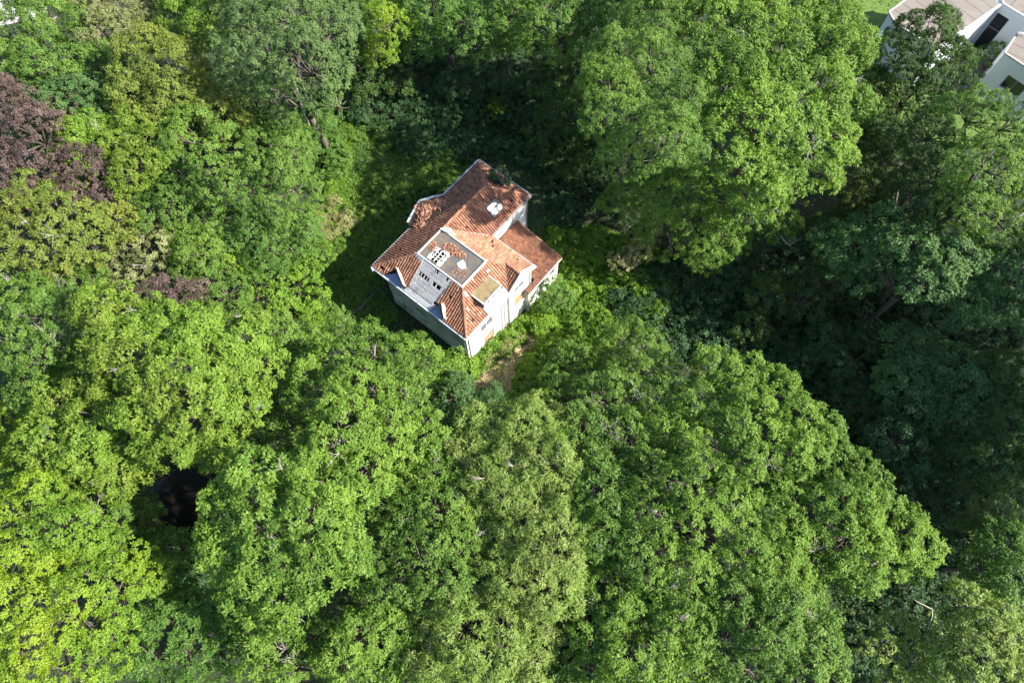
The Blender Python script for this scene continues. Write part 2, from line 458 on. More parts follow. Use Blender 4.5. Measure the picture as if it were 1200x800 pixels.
def even(a, b_, zt):
    """neighbouring crowns of the closed canopy reach nearly the same height"""
    if 430 < a < 1110 and b_ > 400 and zt > 10: return 10 + .5 * (zt - 10)
    if 795 < a < 1010 and b_ < 260 and zt > 17: return 17 + .4 * (zt - 17)
    return zt
LEAFCOUNT = [0]
def make_tree(name, label, cat, leaf, style, lobes, bark='bark', group=None, dens=1.0, holes=.06, trunk=True, low=-.28, twigs=6, worldlobes=False, trunk_px=None, kind=None):
    """lobes: (px, py, r_px, z_top) as seen in the photograph; thing > trunk, limb (one per bough), crown"""
    L = []
    for (a, b_, rp, zt) in lobes:
        if not worldlobes: zt = even(a, b_, zt)
        if worldlobes:
            L.append((a, b_, zt - rp * .8, rp, rp * .8)); continue
        x, y = up(a, b_, zt - 1)
        dist = math.sqrt(x * x + y * y + (CAMH - zt) ** 2)
        dz = (CAMH - zt) / math.sqrt(x*x + y*y + (CAMH - zt) ** 2)
        depth = np.dot(CRn.T @ np.array([x, y, zt - CAMH]), [0, 0, -1])
        r = rp * 1.10 * depth / FOC
        rz = r * .82
        zc = zt - rz
        x, y = up(a, b_, zc + rz * .35)
        L.append((x, y, zc, r * .92, rz))
    cx = np.mean([l[0] for l in L]); cy = np.mean([l[1] for l in L])
    if trunk_px: cx, cy = up(*trunk_px)
    g = float(gz(cx, cy))
    root = empty(name, (cx, cy, g))
    tag(root, label, cat, group, kind)
    (res, SB) = foliage(L, style, dens, low, holes)
    V, Fq, t = res
    LEAFCOUNT[0] += len(Fq)
    V = V - np.array([cx, cy, g])
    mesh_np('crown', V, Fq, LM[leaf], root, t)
    if not trunk: return root
    off = Vector((cx, cy, g))
    top = max(l[2] + l[4] for l in L); zf = g + (min(l[2] for l in L) - g) * .62
    tr = .09 + .012 * (top - g) 
    bm = bmesh.new()
    j = Vector((random.uniform(-.4, .4), random.uniform(-.4, .4), 0))
    fork = Vector((cx, cy, zf)) + j
    add_tube(bm, [Vector((0, 0, -.3)), Vector((0, 0, .25)), (j * .3 + Vector((0, 0, (zf - g) * .5))), fork - off], [tr * 1.6, tr * 1.15, tr, tr * .85], 9)
    bm_obj('trunk', bm, M[bark], root, True)
    if len(L) > 9:
        hub = [fork]
    for k, (x, y, z, r, rz) in enumerate(L):
        bm = bmesh.new()
        c = Vector((x, y, z + rz * .15)); m1 = fork.lerp(c, .45) + Vector((random.uniform(-.6, .6), random.uniform(-.6, .6), .12 * (c - fork).length))
        add_tube(bm, [fork - off, m1 - off, c - off], [tr * .6, tr * .42, tr * .2], 6)
        sb = SB[SB[:, 4] == k]
        for s in sb[::2]:
            e = Vector(s[:3]); e = c.lerp(e, 1.0 + .25 * random.random())
            mm = c.lerp(e, .5) + Vector((random.uniform(-.25, .25), random.uniform(-.25, .25), -.1))
            add_tube(bm, [c - off, mm - off, e - off], [.075, .05, .018], 4)
        bm_obj('limb', bm, M[bark], root, True)
    if cat == 'tree' and not worldlobes and leaf not in ('deep', 'dark', 'teal'):
        for (x, y, z, r, rz) in L:
            if random.random() < .30:
                a = random.uniform(0, 6.28); q = random.uniform(.2, .7) * r
                X_ = x + math.cos(a) * q; Y_ = y + math.sin(a) * q
                spray(root, Vector((X_, Y_, z + rz * math.sqrt(max(.1, 1 - (q / r) ** 2)) * .93)), random.uniform(.6, 1.25), 5)
    return root

def spray(root, c, size, n):
    off = Vector(root.location); bm = bmesh.new(); c = c - off
    main = Vector((random.uniform(-1, 1), random.uniform(-1, 1), random.uniform(.0, .5))).normalized()
    for i in range(n):
        d = (main + Vector((random.gauss(0, .5), random.gauss(0, .5), random.uniform(-.1, .6)))).normalized() * size * random.uniform(.5, 1.1)
        mid = c + d * .5 + Vector((random.gauss(0, .08), random.gauss(0, .08), random.gauss(0, .06)))
        add_tube(bm, [c - d * .15, mid, c + d], [.022, .015, .006], 3)
        b0 = mid; add_tube(bm, [b0, b0 + d * .4 + Vector((random.gauss(0, .2), random.gauss(0, .2), .1))], [.013, .006], 3)
    bm_obj('dead_branch', bm, M['deadwood'], root, True)

def dead_twigs(root, px, py, z, size=1.6, n=7, lean=None):
    """a spray of bare pale branches showing in the crown"""
    z = even(px, py, z) - .35; size *= .85
    x, y = up(px, py, z); off = Vector(root.location)
    bm = bmesh.new(); c = Vector((x, y, z - .9)) - off
    for i in range(n):
        a = random.uniform(0, 6.28); el = random.uniform(.1, 1.1)
        d = Vector((math.cos(a) * math.cos(el), math.sin(a) * math.cos(el), math.sin(el))) * size * .8 * random.uniform(.4, 1.1)
        if lean: d = d * .8 + Vector(lean) * size * .5
        mid = c + d * .5 + Vector((random.uniform(-.2,.2), random.uniform(-.2,.2), random.uniform(-.1,.2)))
        add_tube(bm, [c, mid, c + d], [.028, .018, .006], 4)
        for q in range(3):
            b0 = mid.lerp(c + d, random.uniform(.1, .8)); dd = (d * .35) + Vector((random.uniform(-.4,.4), random.uniform(-.4,.4), random.uniform(0,.4))) * size * .5
            add_tube(bm, [b0, b0 + dd], [.016, .006], 4)
    bm_obj('dead_branch', bm, M['deadwood'], root, True)

# ================================================================== THE DERELICT VILLA
villa = empty('derelict_villa', (HO[0], HO[1], 0), HANG)
tag(villa, 'abandoned white villa with collapsing orange tiled roofs standing in the clearing', 'house')
EZ, DZ = 6.2, 8.5
pSW = lambda u, v: EZ + .742 * v
pNW = lambda u, v: EZ + .63 * u
pSE = lambda u, v: DZ - (u - 9.35) * .78
pNE = lambda u, v: DZ - (v - 6.6) * .667
pRSE = lambda u, v: DZ - (u - 3.65) * .708
pHIP = lambda u, v: DZ - (v - 13.0) * .697
pWSW = lambda u, v: 7.567 - (8.0 - v) * .781
pLEAN = lambda u, v: 3.9 - (u - 6.9) * .182

def underlay(parent, name, poly, f, th=.14, drop=.02, mat='under'):
    bm = bmesh.new()
    add_prism(bm, poly, lambda x, y: f(x, y) - drop - th, lambda x, y: f(x, y) - drop)
    return bm_obj(name, bm, M[mat], parent)

def tiles(parent, pieces, f, down, slope, miss=.006, mat='tile', tw=.27, tl=.35, lean=.0, dark=0.0, mess=1.0):
    """pantiles laid in rows: down = plan direction of the fall, slope = rise per metre"""
    d = np.array(down, float); a = np.array([-d[1], d[0]])
    cs = 1 / math.sqrt(1 + slope * slope); sn = slope * cs
    o2 = np.array(pieces[0][0], float); z0 = f(*o2)
    allP = np.array([p for q in pieces for p in q], float) - o2
    A = allP @ a; S = allP @ d / cs
    prof = [(0, -.01), (.06, .10), (.145, .115), (.195, .0), (.27, -.015)]
    bm = bmesh.new(); lay = bm.verts.layers.float.new('tint')
    vs_all = []
    for i in range(int(math.floor(A.min() / tw)) - 1, int(math.ceil(A.max() / tw)) + 1):
        for j in range(int(math.floor(S.min() / tl)) - 1, int(math.ceil(S.max() / tl)) + 1):
            t = min(1, max(0, random.gauss(.56 - dark, .17)))
            if random.random() < miss: continue
            if random.random() < .03: t = random.uniform(.2, .9)
            da = random.gauss(0, .010 * mess); ds = random.gauss(0, .015 * mess); dh = random.uniform(0, .02 * mess); rot = random.gauss(0, .02 * mess)
            rows = []
            for (sv, hv) in ((j * tl - .02, .0), ((j + 1) * tl + .03, .045), ((j + 1) * tl + .032, .005)):
                r = []
                for (pa, ph) in prof:
                    v = bm.verts.new((i * tw + pa + da + rot * (sv - j * tl), sv + ds, ph * .95 + hv + dh)); v[lay] = t
                    r.append(v)
                rows.append(r)
            for r0, r1 in zip(rows, rows[1:]):
                for k in range(4): bm.faces.new((r0[k], r0[k+1], r1[k+1], r1[k]))
    base = bm
    out = bmesh.new(); lo = out.verts.layers.float.new('tint')
    tmp = bpy.data.meshes.new('tmp'); base.to_mesh(tmp); base.free()
    for q in pieces:
        b2 = bmesh.new(); b2.from_mesh(tmp)
        P = [((np.array(p, float) - o2) @ a, (np.array(p, float) - o2) @ d / cs) for p in q]
        area = sum(P[k][0] * P[(k+1) % len(P)][1] - P[(k+1) % len(P)][0] * P[k][1] for k in range(len(P)))
        sg = 1 if area > 0 else -1
        for k in range(len(P)):
            x0, y0 = P[k]; x1, y1 = P[(k+1) % len(P)]
            nx, ny = (y1 - y0) * sg, -(x1 - x0) * sg
            bmesh.ops.bisect_plane(b2, geom=b2.verts[:] + b2.edges[:] + b2.faces[:], plane_co=(x0, y0, 0), plane_no=(nx, ny, 0), clear_outer=True)
        l2 = b2.verts.layers.float['tint']
        mp = {v: out.verts.new(v.co) for v in b2.verts}
        for v, w in mp.items(): w[lo] = v[l2]
        for fc in b2.faces:
            try: out.faces.new([mp[v] for v in fc.verts])
            except ValueError: pass
        b2.free()
    bpy.data.meshes.remove(tmp)
    for v in out.verts:
        aa, ss, hh = v.co
        p = o2 + a * aa + d * (ss * cs + hh * sn)
        v.co = (p[0], p[1], z0 - ss * sn + hh * cs)
    return tag(bm_obj('roof_tiles', out, M[mat], parent), kind='stuff')

def caps(parent, p, q, name='ridge_tiles', mat='tile', r=.15, dz=.02):
    p = Vector(p); q = Vector(q); n = max(1, int((q - p).length / .36)); bm = bmesh.new(); lay = bm.verts.layers.float.new('tint')
    for i in range(n):
        s = p.lerp(q, i / n); e = p.lerp(q, (i + 1.08) / n)
        n0 = len(bm.verts)
        j = Vector((random.gauss(0, .012), random.gauss(0, .012), dz))
        add_tube(bm, [s + j, e + j], [r * 1.08, r * .94], 8)
        bm.verts.ensure_lookup_table(); t = min(1, max(0, random.gauss(.5, .15)))
        for v in bm.verts[n0:]: v[lay] = t
    return tag(bm_obj(name, bm, M[mat], parent), kind='stuff')

# --- roof slopes
def slope(poly, pieces, f, down, k, **kw):
    s = underlay(villa, 'roof_slope', poly, f); tiles(s, pieces, f, down, k, **kw); return s
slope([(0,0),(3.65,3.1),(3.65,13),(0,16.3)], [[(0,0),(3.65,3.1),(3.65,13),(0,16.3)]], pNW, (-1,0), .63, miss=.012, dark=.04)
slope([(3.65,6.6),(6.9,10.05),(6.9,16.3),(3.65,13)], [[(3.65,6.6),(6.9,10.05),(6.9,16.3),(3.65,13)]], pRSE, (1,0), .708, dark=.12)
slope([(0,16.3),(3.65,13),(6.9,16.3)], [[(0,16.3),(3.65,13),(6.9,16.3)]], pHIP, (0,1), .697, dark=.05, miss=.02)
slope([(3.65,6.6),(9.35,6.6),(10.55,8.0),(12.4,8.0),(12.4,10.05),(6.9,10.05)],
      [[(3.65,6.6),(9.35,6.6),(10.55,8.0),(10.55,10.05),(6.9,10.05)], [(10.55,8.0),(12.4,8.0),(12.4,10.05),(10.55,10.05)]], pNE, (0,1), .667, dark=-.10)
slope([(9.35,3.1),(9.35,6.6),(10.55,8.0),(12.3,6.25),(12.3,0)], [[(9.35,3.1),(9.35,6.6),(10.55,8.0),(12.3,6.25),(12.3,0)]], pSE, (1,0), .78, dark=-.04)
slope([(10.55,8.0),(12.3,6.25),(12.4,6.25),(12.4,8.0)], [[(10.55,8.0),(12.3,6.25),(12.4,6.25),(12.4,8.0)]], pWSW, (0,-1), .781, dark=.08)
slope([(0,0),(1.5,0),(2.4,.97),(4.1,.15),(4.45,.6),(4.5,2.75),(3.65,3.1)],
      [[(0,0),(1.5,0),(2.4,.97),(2.4,2.04)], [(2.4,.97),(4.1,.15),(4.45,.6),(4.5,2.75),(3.65,3.08),(2.4,2.04)]], pSW, (0,-1), .742)
slope([(7.95,.9),(8.4,.88),(9.4,0),(12.3,0),(9.35,3.1),(8.15,3.05)], [[(7.9,.95),(9.4,0),(12.3,0),(9.35,3.1),(8.15,3.05)]], pSW, (0,-1), .742)
for p, q in (((3.65,6.8,DZ),(3.65,13,DZ)), ((3.65,13,DZ),(.1,16.2,6.25)), ((3.65,13,DZ),(6.85,16.25,6.25)), ((.05,.04,6.25),(3.6,3.06,8.45)),
             ((9.4,3.05,8.45),(12.28,.03,6.25)), ((9.4,6.65,8.47),(10.5,7.95,7.6)), ((10.5,8.0,7.6),(12.4,8.0,7.6))):
    caps(villa, p, q)
# valleys
for p, q in (((3.8,6.75,8.42),(6.85,10.0,6.28)), ((10.6,7.95,7.54),(12.28,6.3,6.25))):
    bm_obj('valley_gutter', one(add_bar, Vector(p) + Vector((0,0,.04)), Vector(q) + Vector((0,0,.04)), .16, .03), M['zinc' if p[0] > 8 else 'coping'], villa)

# --- walls with real openings
def wall(parent, p, q, z0, z1, holes=(), mat='render', th=.30, name='wall', out=1):
    """vertical wall from p to q in plan, its outer face on that line; holes = (s0, s1, za, zb)"""
    p = Vector((*p, 0)); q = Vector((*q, 0)); L = (q - p).length; e = (q - p) / L; n = Vector((-e.y, e.x, 0)) * out
    S = sorted({0, L, *[h[0] for h in holes], *[h[1] for h in holes]}); Z = sorted({z0, z1, *[h[2] for h in holes], *[h[3] for h in holes]})
    bm = bmesh.new()
    for s0, s1 in zip(S, S[1:]):
        for a, b_ in zip(Z, Z[1:]):
            cs, cz = (s0 + s1) / 2, (a + b_) / 2
            if any(h[0] < cs < h[1] and h[2] < cz < h[3] for h in holes): continue
            c = []
            for (s, z, t) in ((s0,a,0),(s1,a,0),(s1,a,th),(s0,a,th),(s0,b_,0),(s1,b_,0),(s1,b_,th),(s0,b_,th)):
                c.append(bm.verts.new(p + e * s + n * t + Vector((0, 0, z))))
            for f in ((0,3,2,1),(4,5,6,7),(0,1,5,4),(1,2,6,5),(2,3,7,6),(3,0,4,7)): bm.faces.new([c[i] for i in f])
    bmesh.ops.remove_doubles(bm, verts=bm.verts, dist=.0005)
    seen = {}
    for f in list(bm.faces):
        k = tuple(sorted(v.index for v in f.verts)) if False else frozenset(f.verts)
        if k in seen: bm.faces.remove(f)
        else: seen[k] = 1
    return bm_obj(name, bm, M[mat], parent)

def window(parent, p, q, s0, s1, za, zb, out=1, mull=1, boarded=0, depth=.14, fmat='trim', sill=True, rail=False, broken=False):
    """window set back in its opening: frame, panes (or boards), sill"""
    p = Vector((*p, 0)); q = Vector((*q, 0)); e = (q - p).normalized(); n = Vector((-e.y, e.x, 0)) * out
    P = lambda s, z, t: p + e * s + n * t + Vector((0, 0, z))
    bm = bmesh.new(); w = .09
    add_bar(bm, P(s0, za + w/2, depth), P(s1, za + w/2, depth), w, .08, n); add_bar(bm, P(s0, zb - w/2, depth), P(s1, zb - w/2, depth), w, .08, n)
    for s in (s0 + w/2, s1 - w/2): add_bar(bm, P(s, za + w, depth), P(s, zb - w, depth), w, .08, n)
    for k in range(mull):
        s = s0 + (s1 - s0) * (k + 1) / (mull + 1); add_bar(bm, P(s, za + w, depth), P(s, zb - w, depth), .07, .07, n)
    if rail: z = za + (zb - za) * .66; add_bar(bm, P(s0 + w, z, depth), P(s1 - w, z, depth), .06, .06, n)
    fr = bm_obj('window', bm, M[fmat], parent)
    if boarded:
        k = boarded; hgt = (zb - za - .04) / k
        for i in range(k):
            if broken and i == k - 1: continue
            z = za + .02 + hgt * (i + .5)
            o = bm_obj('board', one(add_bar, P(s0 + (.45 if broken and i == 0 else .03), z, depth - .06), P(s1 - .03, z + random.uniform(-.02, .02), depth - .06), hgt * .9, .03, n), M['ply'], fr)
    m2 = mull + 1
    for i in range(m2):
        a = s0 + (s1 - s0) * i / m2; c = s0 + (s1 - s0) * (i + 1) / m2
        bm2 = bmesh.new(); vs = [bm2.verts.new(v) for v in (P(a + .03, za + .04, depth + .02), P(c - .03, za + .04, depth + .02), P(c - .03, zb - .04, depth + .02), P(a + .03, zb - .04, depth + .02))]
        r = bmesh.ops.extrude_face_region(bm2, geom=[bm2.faces.new(vs)]); bmesh.ops.translate(bm2, verts=[v for v in r['geom'] if isinstance(v, bmesh.types.BMVert)], vec=n * .015)
        bm_obj('pane', bm2, M['glass'], fr)
    if sill: bm_obj('sill', one(add_bar, P(s0 - .1, za - .06, -.05), P(s1 + .1, za - .06, -.05), .12, .22, (0,0,1)), M['trim'], fr)
    return fr

ZB, ZT = -3.2, 6.12
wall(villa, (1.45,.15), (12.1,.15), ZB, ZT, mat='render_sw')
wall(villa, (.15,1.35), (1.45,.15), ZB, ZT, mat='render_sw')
se_h = [(2.05, 3.85, 2.75, 4.75), (2.3, 3.9, -.6, 1.25)]
wall(villa, (12.1,.15), (12.1,6.4), ZB, ZT, se_h)
w1 = window(villa, (12.1,.15), (12.1,6.4), *se_h[0], mull=1, rail=True)
w2 = window(villa, (12.1,.15), (12.1,6.4), *se_h[1], mull=0, boarded=4, broken=True)
wg = [(.75, 2.3, 1.1, 3.1), (.85, 2.2, 4.1, 5.4)]
wall(villa, (12.3,6.4), (12.3,9.9), ZB, ZT, wg)
window(villa, (12.3,6.4), (12.3,9.9), *wg[0], mull=0, boarded=4)
window(villa, (12.3,6.4), (12.3,9.9), *wg[1], mull=1)
bm = bmesh.new()   # gable triangle of the wing
for t in (0, 1):
    pass
tri = [(6.4,6.13),(9.9,6.13),(8.0,7.40)]
a = [bm.verts.new((12.29, y, z)) for y, z in tri]; b_ = [bm.verts.new((12.0, y, z)) for y, z in tri]
bm.faces.new(a); bm.faces.new(b_[::-1])
for i in range(3): bm.faces.new((a[i], b_[i], b_[(i+1)%3], a[(i+1)%3]))
bm_obj('gable', bm, M['render'], villa)
wall(villa, (12.3,9.9), (6.75,9.9), ZB, ZT)
rw = [(2.6, 3.7, 4.3, 5.5)]
wall(villa, (6.75,9.9), (6.75,16.1), ZB, ZT)
wall(villa, (6.75,16.1), (.15,16.1), ZB, ZT)
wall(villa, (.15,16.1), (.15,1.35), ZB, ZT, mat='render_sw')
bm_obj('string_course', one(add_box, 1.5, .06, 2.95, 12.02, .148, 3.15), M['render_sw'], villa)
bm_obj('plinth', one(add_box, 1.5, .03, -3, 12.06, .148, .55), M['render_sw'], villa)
bm_obj('corner_pilaster', one(add_box, 11.75, .05, ZB, 12.17, .148, 6.1), M['render'], villa)
# added near-black core: openings and roof holes look into an unlit house
bm_obj('dark_core_slab', one(add_box, .6, .6, 5.3, 11.7, 9.5, 5.4), M['void'], villa)
bm_obj('dark_core_slab', one(add_box, .6, .6, 2.3, 11.7, 9.6, 2.4), M['void'], villa)
bm_obj('dark_core_block', one(add_box, 5.5, 3.2, -2.8, 6.1, 6, 7.4), M['void'], villa)

# --- gutters and eaves trim
def strip(name, p, q, w, h, mat, parent=villa): return bm_obj(name, one(add_bar, p, q, w, h), M[mat], parent)
strip('gutter', (-.10,.0,6.16), (-.10,5.5,6.16), .18, .13, 'coping')
strip('gutter', (-.12,10.8,6.16), (-.12,16.42,6.16), .26, .13, 'zinc')
strip('gutter', (-.12,16.42,6.17), (7.1,16.42,6.17), .20, .13, 'coping')
strip('gutter', (7.02,16.3,6.15), (7.02,10.2,6.15), .22, .13, 'pipe')
strip('gutter', (6.95,10.16,6.14), (12.45,10.16,6.14), .22, .13, 'pipe')
strip('gutter', (12.42,-.1,6.14), (12.42,2.9,6.14), .22, .14, 'plaster')
strip('gutter', (12.48,2.9,6.16), (12.48,6.2,6.16), .34, .15, 'zinc')
strip('gutter', (-.1,-.15,6.14), (12.4,-.15,6.14), .15, .12, 'zinc')
strip('corner_gutter', (-.14,-.02,6.17), (.35,-.3,6.10), .22, .14, 'coping')
bm = bmesh.new(); add_prism(bm, [(1.4,-.08),(9.5,-.08),(9.2,.22),(8.3,.95),(4.7,.62),(4.2,.2),(2.5,.95)], 6.10, lambda x, y: 6.15 + max(0, y) * .30)
bm_obj('eaves_apron', bm, M['lead'], villa)  # lead lining; the parapets' blue shadow wedges are put into its colour
bm = bmesh.new(); add_prism(bm, [(4.15,-.03),(7.6,-.03),(7.9,.62),(4.5,.60)], 6.14, lambda x, y: 6.22 + max(0, y) * .74)
bm_obj('eaves_boarding', bm, M['board'], villa)
# --- wing gable bargeboards and soffit
A1, A2, A3 = (12.50,6.10,6.12), (12.50,8.0,7.62), (12.50,10.15,6.16)
strip('bargeboard', A1, A2, .16, .30, 'trim'); strip('bargeboard', A2, A3, .34, .26, 'trim')
# --- grey boarding where the roof is stripped
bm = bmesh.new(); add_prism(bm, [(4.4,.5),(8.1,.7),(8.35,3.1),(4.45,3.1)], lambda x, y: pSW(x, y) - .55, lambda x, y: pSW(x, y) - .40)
bm_obj('cavity_shade_sheet', bm, M['void'], villa)  # near-black sheet, shade of the gaps between boards put into its colour
nSW = Vector((0, -.742, 1)).normalized()
for i in range(8):
    v0 = .52 + i * .318; lo, hi = 4.38 + .015 * i, 8.0 + .03 * i
    if i == 4: segs = [(lo, lo + .34), (lo + .60, lo + .66), (lo + .98, lo + 1.04), (lo + 1.32, lo + 1.38), (lo + 1.6, lo + 2.05), (lo + 2.5, lo + 2.58), (lo + 3.1, hi)]
    elif i == 7: segs = [(lo, lo + 1.6), (lo + 1.75, lo + 1.81), (lo + 2.05, lo + 3.05), (lo + 3.3, hi)]
    elif i == 3: segs = [(lo, lo + 1.9), (lo + 1.93, hi)]
    elif i in (0, 1): segs = [(lo + .1, hi - .4 + .3 * i)]
    else: segs = [(lo, hi)]
    for s0, s1 in segs:
        g = random.gauss(0, .010); vv = v0 + .15
        p = Vector((s0, vv, pSW(0, vv))) + nSW * (.04 + g); q = Vector((s1, vv + random.gauss(0, .008), pSW(0, vv))) + nSW * (.04 + random.gauss(0, .010))
        bm_obj('board', one(add_bar, p, q, .348, .05, nSW + Vector((0, -.06, -.05))), M['board'], villa)
for u in (4.75, 5.37, 5.75, 6.15, 6.5, 6.95, 7.5):
    strip('rafter', (u, .6, pSW(u, .6) - .13), (u, 3.05, pSW(u, 3.05) - .13), .07, .14, 'coping')
# pale broken flashing at the upper corner and by the left tiles
def crumble(name, poly, f, h, mat, seed, parent=villa, cut=.25):
    """a broken slab: outline roughened, top uneven"""
    rr = random.Random(seed); P = []
    for i in range(len(poly)):
        a = Vector(poly[i]); b2 = Vector(poly[(i + 1) % len(poly)])
        n = max(2, int((b2 - a).length / cut))
        for k in range(n):
            c = a.lerp(b2, k / n); P.append((c.x + rr.gauss(0, .05), c.y + rr.gauss(0, .05)))
    bm = bmesh.new()
    jit = {p: rr.uniform(.4, 1.3) * h for p in P}
    add_prism(bm, P, lambda x, y: f(x, y) - .05, lambda x, y: f(x, y) + jit.get((x, y), h))
    bmesh.ops.triangulate(bm, faces=bm.faces)
    return bm_obj(name, bm, M[mat], parent)
crumble('flashing', [(3.3,2.95),(4.4,2.45),(4.5,3.05),(3.6,3.2)], pSW, .14, 'zinc', 3)
crumble('flashing', [(4.35,.6),(4.52,.55),(4.6,2.9),(4.42,2.9)], pSW, .10, 'coping', 4)
crumble('plaster_heap', [(3.6,6.55),(4.7,6.65),(4.95,7.0),(3.9,7.4),(3.45,7.0)], lambda x, y: pNE(x, y) + .08, .16, 'trim', 5)
# broken parapets of the lost dormer: upright edge to the left, sloping rubble to the right
def parapet(pts, hs, wd, seed):
    rr = random.Random(seed); bm = bmesh.new(); L0 = []; L1 = []; L2 = []
    for (x, y), h in zip(pts, hs):
        zb = max(6.12, pSW(x, y) - .2)
        h2 = h + rr.gauss(0, .06)
        L0.append(bm.verts.new((x, y, zb))); L1.append(bm.verts.new((x + .03, y + .02, zb + h2)))
        L2.append(bm.verts.new((x + wd * rr.uniform(.7, 1.25), y + wd * .45, max(zb, pSW(x, y + wd * .45) + .12))))
    for i in range(len(pts) - 1):
        bm.faces.new((L0[i], L0[i+1], L1[i+1], L1[i])); bm.faces.new((L1[i], L1[i+1], L2[i+1], L2[i])); bm.faces.new((L2[i], L2[i+1], L0[i+1], L0[i]))
    bm.faces.new((L0[0], L1[0], L2[0])); bm.faces.new((L0[-1], L2[-1], L1[-1]))
    return bm_obj('broken_parapet', bm, M['plaster'], villa)
parapet([(2.4,1.05),(2.65,.9),(2.9,.76),(3.2,.6),(3.45,.47),(3.7,.34),(4.0,.2)], [.35,.7,.85,.7,.95,.9,.75], .30, 2)
parapet([(8.4,1.0),(8.6,.8),(8.78,.62),(8.97,.44),(9.2,.25),(9.4,.08)], [.5,.85,.8,1.0,.9,.7], .30, 9)
# --- flat roof deck on top, with its hole
D0, D1, E0, E1 = 3.65, 9.35, 3.1, 6.6
H0, H1, G0, G1 = 4.76, 6.04, 3.48, 4.76
bm = bmesh.new()
for x0, y0, x1, y1 in ((D0,E0,H0,E1),(H1,E0,D1,E1),(H0,E0,H1,G0),(H0,G1,H1,E1)): add_box(bm, x0, y0, 8.28, x1, y1, 8.50)
bmesh.ops.remove_doubles(bm, verts=bm.verts, dist=.001)
dk = bm_obj('flat_roof', bm, M['felt'], villa)
for p, q, w, h in (((D0,E0-.05,8.54),(D0,E1+.1,8.54),.13,.16), ((D0+.1,E0,8.54),(D1-.1,E0,8.54),.12,.16), ((D0+.1,E1,8.54),(D1-.1,E1,8.54),.14,.16), ((D1,E0-.1,8.56),(D1,E1+.1,8.56),.17,.20)):
    strip('coping', p, q, w, h, 'trim' if p[0] > 9 else 'coping')
for u in (4.96, 5.34, 5.76): strip('joist', (u, G0 - .02, 8.42), (u + random.uniform(-.04,.04), G1 + .02, 8.42), .07, .12, 'coping')
for v in (3.78, 4.08, 4.46): strip('joist', (H0 - .02, v, 8.39), (H1 + .02, v + random.uniform(-.08,.08), 8.39), .07, .08, 'coping')
for s, poly in ((21, [(4.54,3.36),(5.04,3.31),(4.99,3.71),(4.79,3.86),(4.59,4.26)]), (22, [(4.59,4.36),(4.94,4.46),(5.04,4.91),(4.64,4.86)]), (23, [(5.74,3.31),(6.29,3.34),(6.24,3.96),(5.96,3.91)]), (24, [(5.24,4.66),(5.94,4.64),(6.39,4.71),(6.04,5.11),(5.44,4.96)]), (25, [(5.94,3.96),(6.16,4.06),(6.14,4.66),(5.96,4.66)])):
    crumble('torn_deck_edge', poly, lambda x, y: 8.51, .05, 'coping', s, cut=.16)
crumble('loose_sheet', [(7.29,4.61),(7.99,4.31),(8.39,4.86),(7.99,5.21),(7.64,5.11),(7.49,5.41)], lambda x, y: 8.53, .03, 'zinc', 31)
def rubble(name, cx, cy, rx, ry, n, f, mat='tile', s=.16, seed=1, parent=villa, ztall=.12):
    rr = random.Random(seed); bm = bmesh.new(); lay = bm.verts.layers.float.new('tint')
    for i in range(n):
        r = rr.random() ** .6; a = rr.uniform(0, 6.28); x = cx + rx * r * math.cos(a); y = cy + ry * r * math.sin(a)
        c = Vector((x, y, f(x, y) + .02 + rr.random() * ztall * (1 - r)))
        d = Vector((rr.gauss(0,1), rr.gauss(0,1), rr.gauss(0,.45))).normalized() * s * rr.uniform(.6, 1.4)
        n0 = len(bm.verts); add_bar(bm, c - d / 2, c + d / 2, s * rr.uniform(.5, 1), .03, (rr.gauss(0,.4), rr.gauss(0,.4), 1))
        bm.verts.ensure_lookup_table(); t = rr.uniform(.2, 1)
        for v in bm.verts[n0:]: v[lay] = t
    return tag(bm_obj(name, bm, M[mat], parent), kind='stuff')
rubble('tile_rubble', 4.3, 4.65, .50, .55, 70, lambda x, y: 8.51, seed=3)
rubble('tile_rubble', 5.9, 5.5, .95, .60, 150, lambda x, y: 8.51, seed=4, ztall=.25)
rubble('tile_rubble', 6.95, 5.6, .75, .40, 70, lambda x, y: 8.51, seed=5)
rubble('tile_rubble', 8.2, 4.1, .9, .7, 60, lambda x, y: 8.51, seed=6, s=.09)
rubble('plaster_rubble', 10.0, 2.85, .38, .18, 26, lambda x, y: pSE(x, y) + .12, 'trim', seed=7, s=.12)
rubble('plaster_rubble', 10.9, 2.0, .2, .1, 8, lambda x, y: pSE(x, y) + .12, 'trim', seed=8, s=.1)
rubble('plaster_rubble', 10.0, 6.1, .18, .2, 14, lambda x, y: pSE(x, y) + .12, 'trim', seed=18, s=.12)
rubble('plaster_rubble', 6.0, 1.3, 1.6, .6, 12, lambda x, y: pSW(x, y) + .06, 'trim', seed=9, s=.06)
